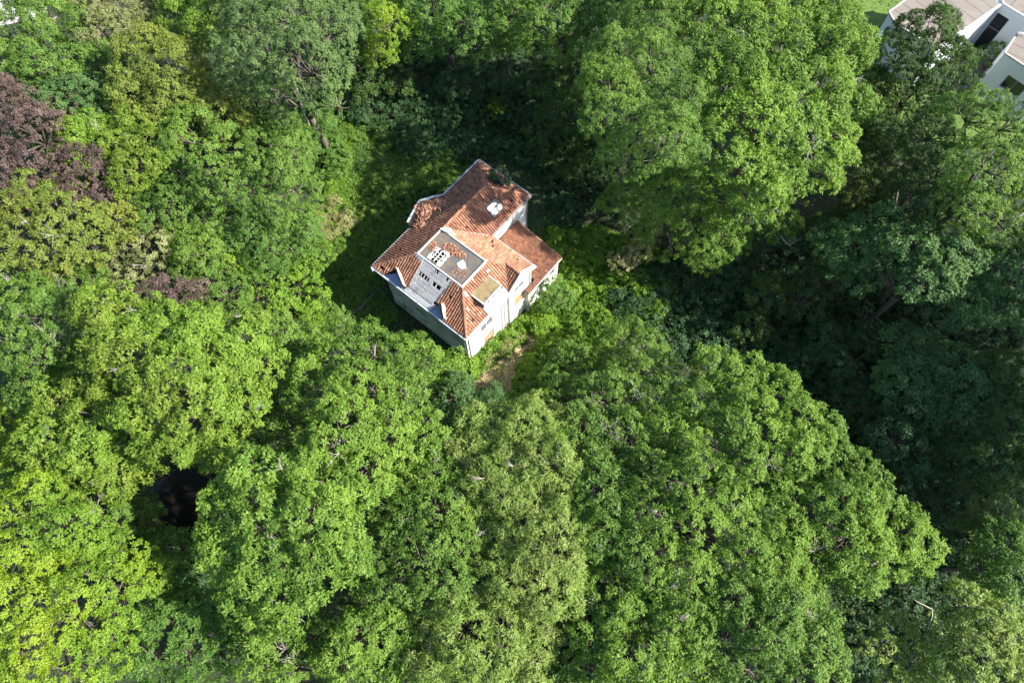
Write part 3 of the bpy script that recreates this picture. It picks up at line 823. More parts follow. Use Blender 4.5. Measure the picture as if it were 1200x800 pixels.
# --- flat-roofed dormer on the sunny side
dm = bm_obj('dormer', one(add_box, 10.1, 3.25, 7.80, 11.87, 5.80, 7.90), M['moss'], villa)
for p, q, w in (((10.15,3.23,7.87),(11.87,3.23,7.87),.10), ((11.88,3.2,7.87),(11.88,5.85,7.87),.08), ((10.15,5.82,7.87),(11.87,5.82,7.87),.08)): strip('dormer_edge', p, q, w, .14, 'trim', dm)
for y in (3.29, 5.66):
    bm = bmesh.new(); P = [(10.2,7.78),(11.80,7.78),(11.80,6.4),(11.7,6.4)]
    a = [bm.verts.new((x, y, z)) for x, z in P]; c = [bm.verts.new((x, y + .1, z)) for x, z in P]
    bm.faces.new(a); bm.faces.new(c[::-1])
    for i in range(4): bm.faces.new((a[i], c[i], c[(i+1)%4], a[(i+1)%4]))
    bm_obj('dormer_cheek', bm, M['pipe'], dm)
dh = [(.15, .80, 6.92, 7.68), (.92, 1.57, 6.92, 7.68), (1.69, 2.34, 6.92, 7.68)]
wall(dm, (11.84,3.28), (11.84,5.76), 6.35, 7.798, dh, mat='trim', th=.08, name='dormer_front')
for h in dh: window(dm, (11.84,3.28), (11.84,5.76), *h, mull=0, depth=.03, sill=False).parent = villa
bm = bmesh.new(); add_prism(bm, [(11.8,3.15),(12.45,3.15),(12.45,6.15),(11.8,6.15)], 6.2, lambda x, y: 6.88 - (x - 11.8) * .85)
bm_obj('dormer_apron', bm, M['zinc'], villa)
# --- skylight on the rear slope
fS = lambda u, v: pRSE(u, v)
c0, c1, d0, d1 = 5.08, 6.02, 11.62, 12.98
P4 = [Vector((x, y, fS(x, y) + .16)) for x, y in ((c0,d0),(c1,d0),(c1,d1),(c0,d1))]
nr = Vector((.708, 0, 1)).normalized()
bm = bmesh.new()
for i in range(4): add_bar(bm, P4[i], P4[(i+1)%4], .13, .16, nr)
add_bar(bm, (P4[0]+P4[1])/2, (P4[2]+P4[3])/2, .06, .1, nr)
sk = bm_obj('skylight', bm, M['pipe'], villa)
for k in (0, 1):
    a_, b2, c_, d_ = P4; q0, q1 = (a_, (a_ + b2) / 2) if k == 0 else ((a_ + b2) / 2, b2); q3, q2 = (d_, (c_ + d_) / 2) if k == 0 else ((c_ + d_) / 2, c_)
    bm = bmesh.new(); vs = [bm.verts.new(v) for v in (q0, q1, q2, q3)]
    r = bmesh.ops.extrude_face_region(bm, geom=[bm.faces.new(vs)]); bmesh.ops.translate(bm, verts=[v for v in r['geom'] if isinstance(v, bmesh.types.BMVert)], vec=nr * .02)
    bm_obj('pane', bm, M['sglass'], sk)
# --- chimney with its pots
ch = bm_obj('chimney', one(add_box, 3.65, 14.8, 6.4, 4.5, 15.4, 8.2), M['brick'], villa)
bm_obj('chimney_cap', one(add_box, 3.57, 14.72, 8.2, 4.58, 15.48, 8.33), M['brick'], ch)
for u in (3.82, 4.08, 4.34): bm_obj('chimney_pot', one(add_tube, [(u,15.1,8.33),(u,15.1,8.75)], [.11,.09], 8), M['pot'], ch)
(ivr, ivs) = foliage([(3.75,15.3,7.9,.55,.6),(4.35,15.35,7.6,.5,.5),(3.6,14.9,7.4,.35,.4)], 'low', 1.3)
mesh_np('ivy', ivr[0], ivr[1], LM['deep'], ch, ivr[2])
bm = bmesh.new()
for i in range(7): a = i * .9; add_tube(bm, [(4.0 + .3*math.cos(a), 15.2 + .2*math.sin(a), 8.3), (4.0 + .6*math.cos(a), 15.2 + .45*math.sin(a), 8.8 + .2*math.sin(i*3))], [.02, .008], 3)
bm_obj('dry_stem', bm, M['deadwood'], ch)
# --- drainpipes
for (u, v, za, zb_) in ((12.19,5.30,-3,6.1),(12.19,5.75,-3,6.1),(12.20,6.2,-3,6.1),(12.38,9.55,-3,6.1),(6.85,13.6,2.8,6.1),(6.87,15.9,2,6.1),(12.19,.35,-3,6.1),(12.18,2.02,-3,3.9)):
    bm_obj('drainpipe', one(add_tube, [(u,v,za),(u,v,zb_)], .05 if v != 2.02 else .025, 7), M['pipe'], villa)
# --- bay on the far side with its wrecked roof
bay = [(0,5.5),(-.75,5.9),(-1.55,8.6),(-.7,9.95),(0,10.75)]
for p, q in zip(bay, bay[1:]):
    s = 1 - .12
    wall(villa, (q[0]*.86, q[1]), (p[0]*.86, p[1]), ZB, 6.1, mat='render_sw', th=.25, name='bay_wall')
top = (2.3, 8.2, pNW(2.3, 0) + .12)
bm = bmesh.new(); tv = bm.verts.new(top); base = [bm.verts.new((x, y, 6.22 if i not in (0, 4) else 6.30)) for i, (x, y) in enumerate(bay)]
for p, q in zip(base, base[1:]): bm.faces.new((tv, p, q))
bm.faces.new((base[0], tv, base[-1]))
br = bm_obj('bay_roof', bm, M['under'], villa)
def fbay(x, y):
    t = max(0, min(1, (x + 1.5) / 3.8)); return max(6.25, 6.22 + t * 1.5 - .30 * abs(y - 8.3) * (1 - t))
for s, cx, cy, n in ((41,-.2,8.6,130),(42,.1,7.4,120),(43,.35,6.5,80),(44,.5,9.2,110),(45,-.5,7.8,80)):
    rubble('broken_tiles', cx, cy, .95, .85, n, lambda x, y: fbay(x, y) + .02, s=.24, seed=s, parent=br, ztall=.2)
tiles(br, [[(1.7,8.4),(-.6,9.85),(0,10.6),(.5,10.4)]], lambda x, y: 7.5 - .50 * (1.7 - x) , (-.6,.8), .50, mess=2.0, dark=-.25)
for p, q in zip(bay[1:], bay[2:]): strip('bay_gutter', (p[0], p[1], 6.22), (q[0], q[1], 6.22), .24, .14, 'zinc')
# --- lean-to on the right
ln = underlay(villa, 'lean_to_roof', [(6.92,10.3),(12.42,10.3),(12.42,8.7),(12.95,8.7),(12.95,14.15),(6.92,14.15)], pLEAN)
tiles(ln, [[(6.92,10.28),(12.42,10.28),(12.42,14.15),(6.92,14.15)], [(12.42,8.7),(12.97,8.7),(12.97,14.15),(12.42,14.15)]], pLEAN, (1,0), .182, dark=.10, tw=.22, tl=.30, mess=.6)
caps(ln, (6.92,14.16,3.94), (12.95,14.16,2.85), r=.12)
lh = [(1.9, 2.7, -.2, 1.9), (3.6, 4.6, .2, 1.9)]
wall(villa, (12.75,8.85), (12.75,14.0), ZB, 2.68, lh, name='lean_to_wall')
for h in lh: window(villa, (12.75,8.85), (12.75,14.0), *h, mull=0)
wall(villa, (12.75,14.0), (6.9,14.0), ZB, 2.66, name='lean_to_wall')
wall(villa, (12.32,8.85), (12.75,8.85), ZB, 2.66, name='lean_to_wall')
strip('fascia', (13.0,8.7,2.72), (13.0,14.2,2.72), .08, .20, 'coping')

# ================================================================== WHITE FLAT-ROOFED HOUSE (upper right)
def convex_clip(bm, poly):
    area = sum(poly[k][0]*poly[(k+1)%len(poly)][1] - poly[(k+1)%len(poly)][0]*poly[k][1] for k in range(len(poly))); sg = 1 if area > 0 else -1
    for k in range(len(poly)):
        x0, y0 = poly[k]; x1, y1 = poly[(k+1) % len(poly)]
        r = bmesh.ops.bisect_plane(bm, geom=bm.verts[:] + bm.edges[:] + bm.faces[:], plane_co=(x0, y0, 0), plane_no=((y1-y0)*sg, -(x1-x0)*sg, 0), clear_outer=True)
        e = [g for g in r['geom_cut'] if isinstance(g, bmesh.types.BMEdge)]
        if e: bmesh.ops.holes_fill(bm, edges=e)

def panel_roof(parent, poly, z, ang, step, mat='roofb'):
    c, s = math.cos(ang), math.sin(ang); A_ = [p[0]*c + p[1]*s for p in poly]
    t = min(A_)
    while t < max(A_):
        bm = bmesh.new()
        n0 = bmesh.ops.create_cube(bm, size=1)['verts']
        for v in n0:
            a = t + .02 + (step - .05) * (v.co.x + .5); b2 = v.co.y * 80; v.co = (a*c - b2*s + 0, a*s + b2*c, z + v.co.z * .12)
        convex_clip(bm, poly)
        if len(bm.faces): bm_obj('roof_panel', bm, M[mat], parent)
        else: bm.free()
        t += step
def edge_trim(parent, poly, z, w, h, mat, name='fascia', skip=()):
    for i in range(len(poly)):
        if i in skip: continue
        p, q = poly[i], poly[(i+1) % len(poly)]; strip(name, (*p, z), (*q, z), w, h, mat, parent)

wh = empty('white_house', (50, 65, 0)); tag(wh, 'modern white house with brown flat roof beyond the trees at the top right corner', 'house')
P1 = [(x-50, y-65) for x, y in [(46,65.4),(46.3,63.6),(50.0,59.45),(59.4,65.95),(56.3,70.6),(51.6,69.6)]]
bm = bmesh.new(); add_prism(bm, [(x*.985+.05, y*.985) for x, y in P1], -2.6, 5.30); bm_obj('wall', bm, M['housew'], wh)
bm = bmesh.new(); add_prism(bm, P1, 5.30, 5.40); bm_obj('roof_deck', bm, M['pave'], wh)
panel_roof(wh, P1, 5.47, R_(34.7), 1.55)
edge_trim(wh, P1, 5.45, .16, .26, 'coping', skip=(2, 3)); strip('fascia', (*P1[2], 5.42), (*P1[3], 5.42), .22, .26, 'trim', wh)
P2 = [(x-50, y-65) for x, y in [(59.75,66.1),(61.6,63.95),(68.5,69),(66,73.5),(59.95,69.5)]]
f0, f1 = (P2[0][0]-.55, P2[0][1]+.62), P2[1]; f2 = (f1[0] + (f1[0]-f0[0])*.35, f1[1] + (f1[1]-f0[1])*.35)
wall(wh, f0, f2, -2.6, 5.3, [(.95, 2.55, -1.7, 4.3)], mat='housew')
window(wh, f0, f2, .95, 2.55, -1.7, 4.3, mull=0, rail=True, depth=.2, fmat='pipe', sill=False)
bm = bmesh.new(); add_prism(bm, [(P2[0][0]+.3,P2[0][1]+.35),(P2[1][0]+.3,P2[1][1]+.35)] + P2[2:], -2.6, 5.3); bm_obj('wall', bm, M['housew'], wh)
bm = bmesh.new(); add_prism(bm, P2, 5.31, 5.40); bm_obj('roof_deck', bm, M['pave'], wh)
panel_roof(wh, P2, 5.47, R_(-46), 1.55); edge_trim(wh, P2, 5.45, .14, .24, 'trim')
bm = bmesh.new(); add_prism(bm, [(7.2,-1.9),(8.2,-2.1),(9.3,-.2),(9.1,.4)], -2.4, -1.2); bm_obj('terrace_wall', bm, M['housew'], wh)

an = empty('white_annex', (60, 59, 0)); tag(an, 'white annex wing with pale brown roof at the right edge of the photograph', 'house')
P3 = [(x-60, y-59) for x, y in [(57.9,58.8),(62,53.8),(68,58.6),(66,62.3),(60.1,61.55)]]
bm = bmesh.new(); add_prism(bm, [(P3[0][0]+.35,P3[0][1]+.25),(P3[1][0]+.25,P3[1][1]+.3)] + P3[2:], -2.6, 5.0); bm_obj('wall', bm, M['housew'], an)
wall(an, P3[0], P3[1], -2.6, 5.0, [(1.9, 4.4, 1.5, 3.3)], mat='housew', th=.22)
window(an, P3[0], P3[1], 1.9, 4.4, 1.5, 3.3, mull=1, depth=.12, fmat='pipe')
bm = bmesh.new(); add_prism(bm, P3, 5.01, 5.1); bm_obj('roof_deck', bm, M['pave'], an)
panel_roof(an, P3, 5.17, R_(51), 1.6); edge_trim(an, P3, 5.15, .14, .22, 'coping')
bm_obj('roof_vent', one(add_box, -.05, 2.1, 5.1, .45, 2.5, 5.6), M['pipe'], an)

# garden table beside the annex
tx, ty = up(1184, 117, -.9); tz = float(gz(tx, ty))
tb = empty('garden_table', (tx, ty, tz)); tag(tb, 'white garden table with chairs on the dark lawn below the annex', 'table')
bm_obj('table_top', one(add_tube, [(0,0,.70),(0,0,.74)], .62, 14), M['plastic'], tb)
for k in range(4):
    a = k * 1.5708 + .6; bm_obj('leg', one(add_tube, [(.45*math.cos(a), .45*math.sin(a), 0), (.3*math.cos(a), .3*math.sin(a), .70)], .03, 5), M['plastic'], tb)
def chair(x, y, rz, lab):
    c = empty('garden_chair', (tx + x, ty + y, float(gz(tx + x, ty + y))), rz); tag(c, lab, 'chair', 'garden chairs round the white table')
    bm_obj('seat', one(add_box, -.24, -.24, .40, .24, .24, .44), M['plastic'], c); bm_obj('backrest', one(add_box, -.24, .21, .44, .24, .25, .92), M['plastic'], c)
    for a, b2 in ((-.2,-.2),(.2,-.2),(-.2,.2),(.2,.2)): bm_obj('leg', one(add_box, a-.02, b2-.02, 0, a+.02, b2+.02, .40), M['plastic'], c)
chair(-.95, .15, R_(80), 'white plastic chair left of the round garden table'); chair(.9, .25, R_(-70), 'white plastic chair right of the round garden table')

# fallen pale trunk in the shadow of the villa
x0, y0 = up(407, 372, .3); x1, y1 = up(452, 333, .3)
lg = empty('fallen_log', (x0, y0, float(gz(x0, y0)))); tag(lg, 'pale fallen tree trunk lying in the shade left of the villa', 'log')
bm_obj('stem', one(add_tube, [(0,0,.25),((x1-x0)*.35,(y1-y0)*.30,.4),((x1-x0)*.7,(y1-y0)*.75,.35),(x1-x0,y1-y0,.3)], [.17,.15,.10,.05], 8), M['bark'], lg, True)

# ================================================================== TREES: lobes = (px, py, radius_px, top height)
T = make_tree
# --- upper left
T('broadleaf_tree','mid green tree with feathery layered boughs filling the top left corner','tree','ashgr','ash',[(50,0,34,12),(25,45,42,13),(80,25,40,13),(120,75,34,12),(65,75,40,13),(15,85,36,12),(100,110,30,11)])
T('broadleaf_tree','blue green tree just above the copper beech','tree','teal','fine',[(30,120,36,12),(85,125,38,13),(130,150,36,12),(75,165,28,11),(165,120,26,10)])
T('withered_tree','small pale greyish tree with thin foliage left of the yellowing tree','tree','greyish','fine',[(118,35,26,13),(140,18,22,12),(105,12,20,12),(150,-8,26,12),(178,5,26,11),(190,35,22,10),(165,30,20,11)], dens=.9)
T('broadleaf_tree','yellowing olive tree near the upper left, palest of the upper trees','tree','olive','ash',[(165,70,34,15),(205,85,36,15),(150,105,26,14),(235,110,32,14),(195,125,34,14),(262,140,26,13)])
t = T('poplar_tree','tall grey green tree with bare grey trunk showing near the top edge','tree','grey','fine',[(290,25,45,20),(340,20,48,21),(385,40,36,20),(310,70,42,19),(365,85,42,19),(325,110,26,15),(388,95,26,17),(335,55,42,20),(285,90,30,16),(385,5,34,18),(330,-20,40,19),(280,-15,36,18),(395,120,18,12),(300,115,24,12)])
bm = bmesh.new(); x, y = up(357, 134, 7); x2, y2 = up(345, 96, 15); o = Vector(t.location)
add_tube(bm, [Vector((x,y,0))-o, Vector((x,y,7))-o, Vector((x2,y2,15))-o], [.24,.19,.12], 8); bm_obj('stem', bm, M['deadwood'], t, True)
T('broadleaf_tree','yellow green crown at the top edge, left of the tall grey tree','tree','yel','ash',[(210,15,28,14),(250,25,26,15),(225,45,20,13),(235,-10,26,14),(195,-15,26,13)])
T('broadleaf_tree','big dense green tree right of the yellow green crown, upper left wood','tree','ashgr','fine',[(235,165,44,14),(285,165,42,14),(325,190,38,13),(265,205,42,13),(310,225,36,12),(210,200,34,12),(345,222,26,8),(345,175,22,8)])
T('broadleaf_tree','bright yellow green tree right beside the copper beech','tree','yel','ash',[(95,160,32,14),(135,160,34,15),(170,175,32,14),(110,190,28,13),(160,205,26,13),(190,150,24,13)])
T('copper_beech','dark purple copper beech at the left edge','tree','plum','fine',[(-5,110,26,14),(45,130,26,14),(90,190,28,15),(10,235,24,14),(115,225,24,13),(80,225,26,14),(10,140,36,15),(50,165,36,15),(10,190,38,15),(65,205,32,13),(30,215,34,13),(105,218,24,10)])
t = T('broadleaf_tree','pale yellow green tree with bare twigs just below the copper beech','tree','olive','ash',[(25,240,38,15),(70,245,36,15),(50,285,36,14),(10,290,34,14),(100,280,32,13),(130,260,26,12)], dens=.85)
dead_twigs(t, 55, 270, 15, 1.6); dead_twigs(t, 60, 325, 12, 2.0, 8, (1,0,0)); dead_twigs(t, 25, 255, 15.5, 1.2)
t = T('withered_tree','sparse half bare tree of thin yellowish foliage above the plum coloured bush','tree','greyish','fine',[(160,285,30,9),(150,325,24,8),(185,300,26,8),(120,310,20,8)], dens=.7)
dead_twigs(t, 165, 305, 9.5, 1.6, 8); dead_twigs(t, 140, 330, 8.5, 1.8, 7)
T('plum_shrub','plum coloured bush between green trees left of the clearing','shrub','plum','fine',[(180,334,14,11),(198,337,16,11),(216,339,14,10.5),(228,342,9,10)], trunk=True)
T('broadleaf_tree','olive green rounded tree right of the plum coloured bush','tree','ashgr','fine',[(215,285,30,9),(245,330,32,9),(230,300,28,9),(265,345,26,8)])
T('arching_shrub','green shrub of drooping layered sprays left of the dry grass','shrub','mid','fine',[(300,265,34,9),(335,275,30,8),(310,295,30,8),(350,255,24,7)])
T('climber','bright lime climber smothering a leaning stem in the left wood','climber','lime','low',[(238,272,9,8.5),(248,284,9,8),(258,295,9,7.5),(268,305,9,7),(278,315,8,6)])
T('lime_shrub','bright lime green bushes at the left rim of the clearing','shrub','bramble','low',[(315,330,30,4.5),(350,335,24,3.5),(300,350,26,4.5),(335,360,24,3.5),(368,350,16,2.5),(358,310,18,3),(375,300,14,2.5)])
T('understorey_tree','dark green tree in the dip between the tall grey tree and the dense green one','tree','mid','fine',[(215,150,22,9),(230,100,24,9),(265,115,22,9),(370,140,18,6),(335,150,22,8),(352,162,18,6),(320,135,20,8),(300,130,20,8)])
T('understorey_tree','shaded green tree between the copper beech and the arching shrub','tree','ashgr','fine',[(210,240,26,10),(240,255,22,9),(180,255,26,10),(210,270,24,9),(190,235,22,10)])
# --- left, middle
t = T('horse_chestnut','large yellow green tree with rosette leaf clusters in the middle of the left wood','tree','yel','rosette',[(125,365,36,16),(175,375,36,17),(225,385,34,17),(275,390,34,16),(150,420,38,17),(205,430,40,18),(255,430,38,17),(300,425,28,14),(120,450,34,15),(180,475,38,17),(235,480,38,17),(285,475,28,14),(205,515,34,15),(245,525,24,14)])
t = T('broadleaf_tree','dull green tree with bare twigs at the left edge below the paler one','tree','ashgr','ash',[(20,350,34,14),(55,370,34,14),(15,400,36,14),(55,415,32,13),(25,440,30,13)], dens=.9)
dead_twigs(t, 48, 395, 14.5, 2.0, 6); dead_twigs(t, 10, 365, 14.5, 1.8, 6)
T('horse_chestnut','yellow green tree with rosette leaf clusters directly left of the shaded pond','tree','yel','rosette',[(65,470,34,14),(110,485,32,15),(55,510,34,14),(100,530,36,14),(130,555,28,13),(80,560,30,12)])
T('broadleaf_tree','vivid lime green tree cut by the left edge, midway down','tree','lime','fine',[(0,485,30,10),(20,525,28,10),(-5,555,34,10)])
T('broadleaf_tree','deep green tree in the dip between the bright trees left of the villa','tree','ashgr','ash',[(325,395,26,9),(345,430,28,9),(318,465,26,9),(330,500,26,9),(300,520,26,9),(365,400,18,7)])
T('young_tree','small pointed green sapling at the clearing rim left of the villa','tree','ashgr','fine',[(398,378,11,5.5),(400,392,14,4.5),(396,368,6,6.3)])
t = T('ash_tree','bright leafy ash tree in front of the lower left corner of the villa','tree','ash','ash',[(395,425,30,11),(440,410,32,11),(485,415,30,9.5),(520,430,20,7),(370,460,34,13),(420,460,36,14),(470,465,34,13),(400,500,38,15),(450,510,38,15),(490,500,28,12),(375,535,34,15),(430,550,34,14)])
dead_twigs(t, 394, 528, 16, 1.7, 10); dead_twigs(t, 480, 468, 13.5, 1.5, 8); dead_twigs(t, 425, 487, 15, 1.3); dead_twigs(t, 350, 465, 13, 1.4)
t = T('ash_tree','broad bright ash tree immediately right of the shaded pond','tree','ash','rosette',[(265,595,32,16),(300,560,34,17),(345,560,36,18),(315,605,38,18),(365,610,38,18),(265,640,30,16),(310,655,38,18),(360,665,36,17),(285,690,34,15),(330,710,32,15),(400,640,32,16),(390,580,34,16),(260,615,26,15),(300,735,22,12)])
dead_twigs(t, 300, 692, 16.5, 1.9, 9, (1,0,0)); dead_twigs(t, 342, 710, 15.5, 1.6); dead_twigs(t, 305, 583, 18, 1.3); dead_twigs(t, 380, 605, 18, 1.1)
T('broadleaf_tree','dark green bushy tree below the dry path, right of the ash before the villa','tree','teal','ash',[(530,465,26,7),(560,480,22,6),(545,500,26,7),(520,520,22,8),(575,465,14,4.5)])
# --- bottom left
T('broadleaf_tree','large yellow green tree filling the bottom left corner','tree','lime','fine',[(30,600,40,15),(80,620,36,15),(20,650,40,16),(75,665,40,16),(120,650,32,14),(30,710,42,16),(85,720,42,16),(135,700,34,14),(20,770,42,16),(75,780,42,15),(130,760,34,13),(165,680,26,11)])
T('broadleaf_tree','soft green tree at the left of the pond, above the corner tree','tree','ashgr','fine',[(50,580,28,12),(95,600,30,12),(125,610,22,10),(15,575,28,12)])
t = T('understorey_tree','green tree filling the hollow between the two rosette leaved trees','tree','ashgr','fine',[(85,440,26,11),(100,420,24,11),(150,515,26,11),(75,340,26,10),(95,330,24,10),(170,540,20,9)])
t = T('understorey_tree','shaded dark green small tree at the lower left side of the pond','tree','mid','ash',[(150,640,24,7),(185,650,26,7),(195,690,30,8),(165,600,18,6),(215,640,18,5),(150,575,18,5)])
t = T('dead_tree','small bleached dead tree poking from the foliage left of the pond','tree','greyish','fine',[(112,612,6,9)], dens=.2, trunk=True)
dead_twigs(t, 102, 600, 13.5, 1.9, 5, (0,.6,.5))
T('understorey_tree','shaded green tree at the bottom between the corner tree and the broad ash','tree','mid','ash',[(200,725,32,9),(235,715,26,8),(220,765,34,9),(175,770,28,9),(255,765,22,7)])
t = T('young_ash','slender tree with bare twigs at the bottom edge below the broad ash','tree','ash','ash',[(310,760,14,10),(300,785,16,10),(355,770,14,9),(385,790,14,9),(332,795,16,10)], dens=.8)
dead_twigs(t, 345, 775, 10, 1.9, 9); dead_twigs(t, 330, 760, 10.5, 1.4)
# --- bottom middle, pale
t = T('willow_tree','pale silvery willow like tree in the bottom middle, right of the broad ash','tree','pale','willow',[(585,500,36,12),(630,495,34,13),(555,530,26,10),(600,540,38,15),(645,545,34,15),(575,575,30,14),(620,590,42,16),(660,600,34,15),(600,630,38,16),(645,645,38,16),(675,640,26,14),(635,690,38,15),(600,680,32,14),(670,690,26,13)])
dead_twigs(t, 560, 695, 14, 1.9, 8); dead_twigs(t, 612, 520, 13, 1.0)
T('broadleaf_tree','soft mid green tree between the broad ash and the pale willow','tree','ashgr','fine',[(435,625,22,10),(430,665,24,10),(450,590,20,11),(480,605,32,13),(515,600,32,14),(460,640,30,13),(505,645,36,15),(545,640,28,14),(475,680,34,14),(525,685,34,14),(440,700,26,12)])
t = T('willow_tree','pale yellow tipped tree at the bottom edge under the silvery willow','tree','pale','willow',[(545,735,36,14),(590,745,36,14),(560,780,38,14),(610,785,36,13),(510,775,34,13),(500,735,28,12),(635,745,22,11)])
dead_twigs(t, 590, 712, 13.5, 1.7, 9); dead_twigs(t, 583, 755, 14.5, 1.5)
T('broadleaf_tree','mid green tree at the bottom edge left of the yellow tipped one','tree','ash','ash',[(430,740,30,12),(465,735,28,12),(445,775,34,12),(480,785,28,12),(400,770,28,11),(370,745,24,10)])
T('understorey_tree','dull shaded shrub in the gap below the bright ash, left of the mid green tree','shrub','deep','fine',[(425,610,24,8),(430,650,24,7),(415,690,24,7),(440,580,18,8)])
T('broadleaf_tree','lower green tree wedged between the silvery willow and the speckled tree','tree','ashgr','ash',[(705,560,24,15),(715,600,26,16),(700,635,26,16),(688,585,24,15),(720,640,22,16),(700,530,18,13)])
T('broadleaf_tree','lower green tree wedged between the broad ash and the willow, above the mid green one','tree','ash','ash',[(535,575,24,11),(515,555,24,11),(495,560,22,11),(475,570,22,11),(455,590,22,11),(540,605,22,12)])
# --- the great green mass, bottom right
t = T('ash_tree','green tree with rust coloured leaning stem, left in the big group','tree','ashgr','fine',[(665,432,30,4),(695,430,34,5.5),(665,470,34,7.5),(710,470,38,10),(750,440,36,8),(635,462,24,3.2),(735,400,28,5),(760,405,24,5.5),(680,510,32,12),(735,510,34,13),(775,475,30,12)])
dead_twigs(t, 690, 470, 11.5, 1.3); dead_twigs(t, 748, 405, 9, 1.5, 9); dead_twigs(t, 745, 455, 12.5, 1.3)
x, y = up(700, 592, 6); x2, y2 = up(707, 540, 9.5); x3, y3 = up(713, 505, 11); o = Vector(t.location)
bm = bmesh.new(); add_tube(bm, [Vector((x,y,0))-o, Vector((x,y,6))-o, Vector((x2+.25,y2,9.5))-o, Vector((x3,y3,11.3))-o], [.34,.28,.20,.10], 8); bm_obj('stem', bm, M['bark_or'], t, True)
dead_twigs(t, 715, 503, 15, 1.4, 8)
t = T('ash_tree','spreading green ash along the upper right rim of the big group','tree','ash','ash',[(835,435,30,12),(870,450,32,14),(910,465,32,15),(945,495,32,15),(830,480,38,15),(880,500,40,17),(930,530,38,17),(975,525,28,14),(840,525,36,16),(885,550,38,17),(790,500,34,14),(1000,550,26,13)])
dead_twigs(t, 840, 470, 15.5, 1.3); dead_twigs(t, 905, 540, 18, 1.4)
t = T('ash_tree','green ash whose long boughs reach furthest right over the shade','tree','ash','ash',[(990,585,34,15),(1030,590,30,14),(1060,615,28,13),(1085,640,22,12),(1040,645,32,14),(995,630,36,16),(950,600,36,16),(960,650,34,16),(1005,668,28,14),(1070,660,18,11)])
dead_twigs(t, 960, 640, 17, 1.5, 8); dead_twigs(t, 1010, 610, 16, 1.2); dead_twigs(t, 1035, 660, 14.5, 1.3)
t = T('ash_tree','tall speckled green tree at the heart of the big group','tree','ash','fine',[(770,560,36,17),(815,570,40,18),(860,595,40,18),(905,610,38,18),(770,610,40,18),(820,625,42,19),(870,650,40,18),(920,660,34,17),(740,590,28,14),(760,655,38,17),(810,675,38,18)])
dead_twigs(t, 765, 640, 18, 1.4, 8); dead_twigs(t, 790, 575, 18.5, 1.2); dead_twigs(t, 855, 630, 19, 1.4)
t = T('ash_tree','green tree at the bottom edge, rightmost of the big group','tree','ashgr','ash',[(860,705,36,16),(910,700,34,16),(950,710,32,15),(960,750,32,15),(900,745,38,17),(850,750,36,16),(880,785,36,16),(935,790,34,15),(970,790,22,13)])
dead_twigs(t, 930, 725, 16.5, 1.5, 8); dead_twigs(t, 945, 745, 16, 1.3)
t = T('ash_tree','green tree at the bottom edge between the willow and the big group','tree','ash','ash',[(715,690,34,14),(700,735,34,14),(750,720,38,15),(800,725,36,16),(740,770,38,15),(790,775,38,16),(690,775,28,12),(825,795,26,14),(715,650,24,12)])
dead_twigs(t, 700, 705, 14.5, 1.5, 8); dead_twigs(t, 735, 700, 15.5, 1.2)
# --- bottom right corner
t = T('ash_tree','sunlit pale green tree at the bottom right corner','tree','pale','ash',[(1140,705,22,12),(1155,735,28,13),(1120,740,22,12),(1150,770,32,13),(1180,760,28,12),(1115,785,28,12),(1190,790,28,12),(1180,725,20,11)])
t2 = T('ash_tree','sparse pale tree with a snaking bare bough left of the corner tree','tree','pale','fine',[(1050,740,22,10),(1035,760,22,10),(1070,775,24,10),(1045,790,20,10),(1085,740,14,8)], dens=.8)
x, y = up(1095, 780, 8); x2, y2 = up(1094, 722, 12); x3, y3 = up(1072, 702, 14); o = Vector(t2.location)
bm = bmesh.new(); add_tube(bm, [Vector((x,y,7))-o, Vector((x2+.15,y2-.8,10.6))-o, Vector((x2-.1,y2,12))-o, Vector((x2-.35,y2+.5,12.7))-o, Vector((x3+.5,y3-.1,13.2))-o, Vector((x3,y3,14))-o], [.05,.045,.04,.03,.022,.01], 5); bm_obj('dead_branch', bm, M['deadwood'], t2, True)
T('broadleaf_tree','half lit green tree at the right edge above the corner tree','tree','mid','ash',[(1185,640,28,11),(1195,675,26,12),(1150,665,20,9),(1170,690,20,10),(1145,625,16,8)])
T('broadleaf_tree','grey green tree in deep shade at the right edge, above the half lit one','tree','grey','ash',[(1175,590,24,10),(1195,560,28,10),(1150,605,18,8)])
# --- right side in deep shade
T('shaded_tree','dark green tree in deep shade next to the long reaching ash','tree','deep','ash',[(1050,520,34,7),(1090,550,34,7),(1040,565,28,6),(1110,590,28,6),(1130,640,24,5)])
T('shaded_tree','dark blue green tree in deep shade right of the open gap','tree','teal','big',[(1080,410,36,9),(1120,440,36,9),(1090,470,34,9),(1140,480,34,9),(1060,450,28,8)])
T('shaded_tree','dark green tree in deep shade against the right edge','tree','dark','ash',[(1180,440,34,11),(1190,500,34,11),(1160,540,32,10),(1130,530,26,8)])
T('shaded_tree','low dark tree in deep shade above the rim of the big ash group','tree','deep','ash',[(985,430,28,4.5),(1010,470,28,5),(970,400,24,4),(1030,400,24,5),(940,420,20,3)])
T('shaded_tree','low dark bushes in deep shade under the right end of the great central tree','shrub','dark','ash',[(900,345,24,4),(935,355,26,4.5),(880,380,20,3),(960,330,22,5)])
T('maple_tree','blue green tree with crisp leaf clusters, lit on top, below the dark one at right','tree','teal','big',[(985,285,30,11),(1025,275,32,13),(1070,290,34,14),(1110,305,36,15),(1155,300,36,15),(1190,325,34,14),(1085,330,32,13),(1130,345,34,13),(1010,310,26,10),(1170,365,30,12)])
T('broadleaf_tree','tall half sunlit green tree at the right edge above the blue green one','tree','ashgr','fine',[(1135,140,32,18),(1175,150,34,18),(1155,195,38,19),(1190,215,34,18),(1135,240,32,17),(1170,255,34,17),(1200,180,30,18)])
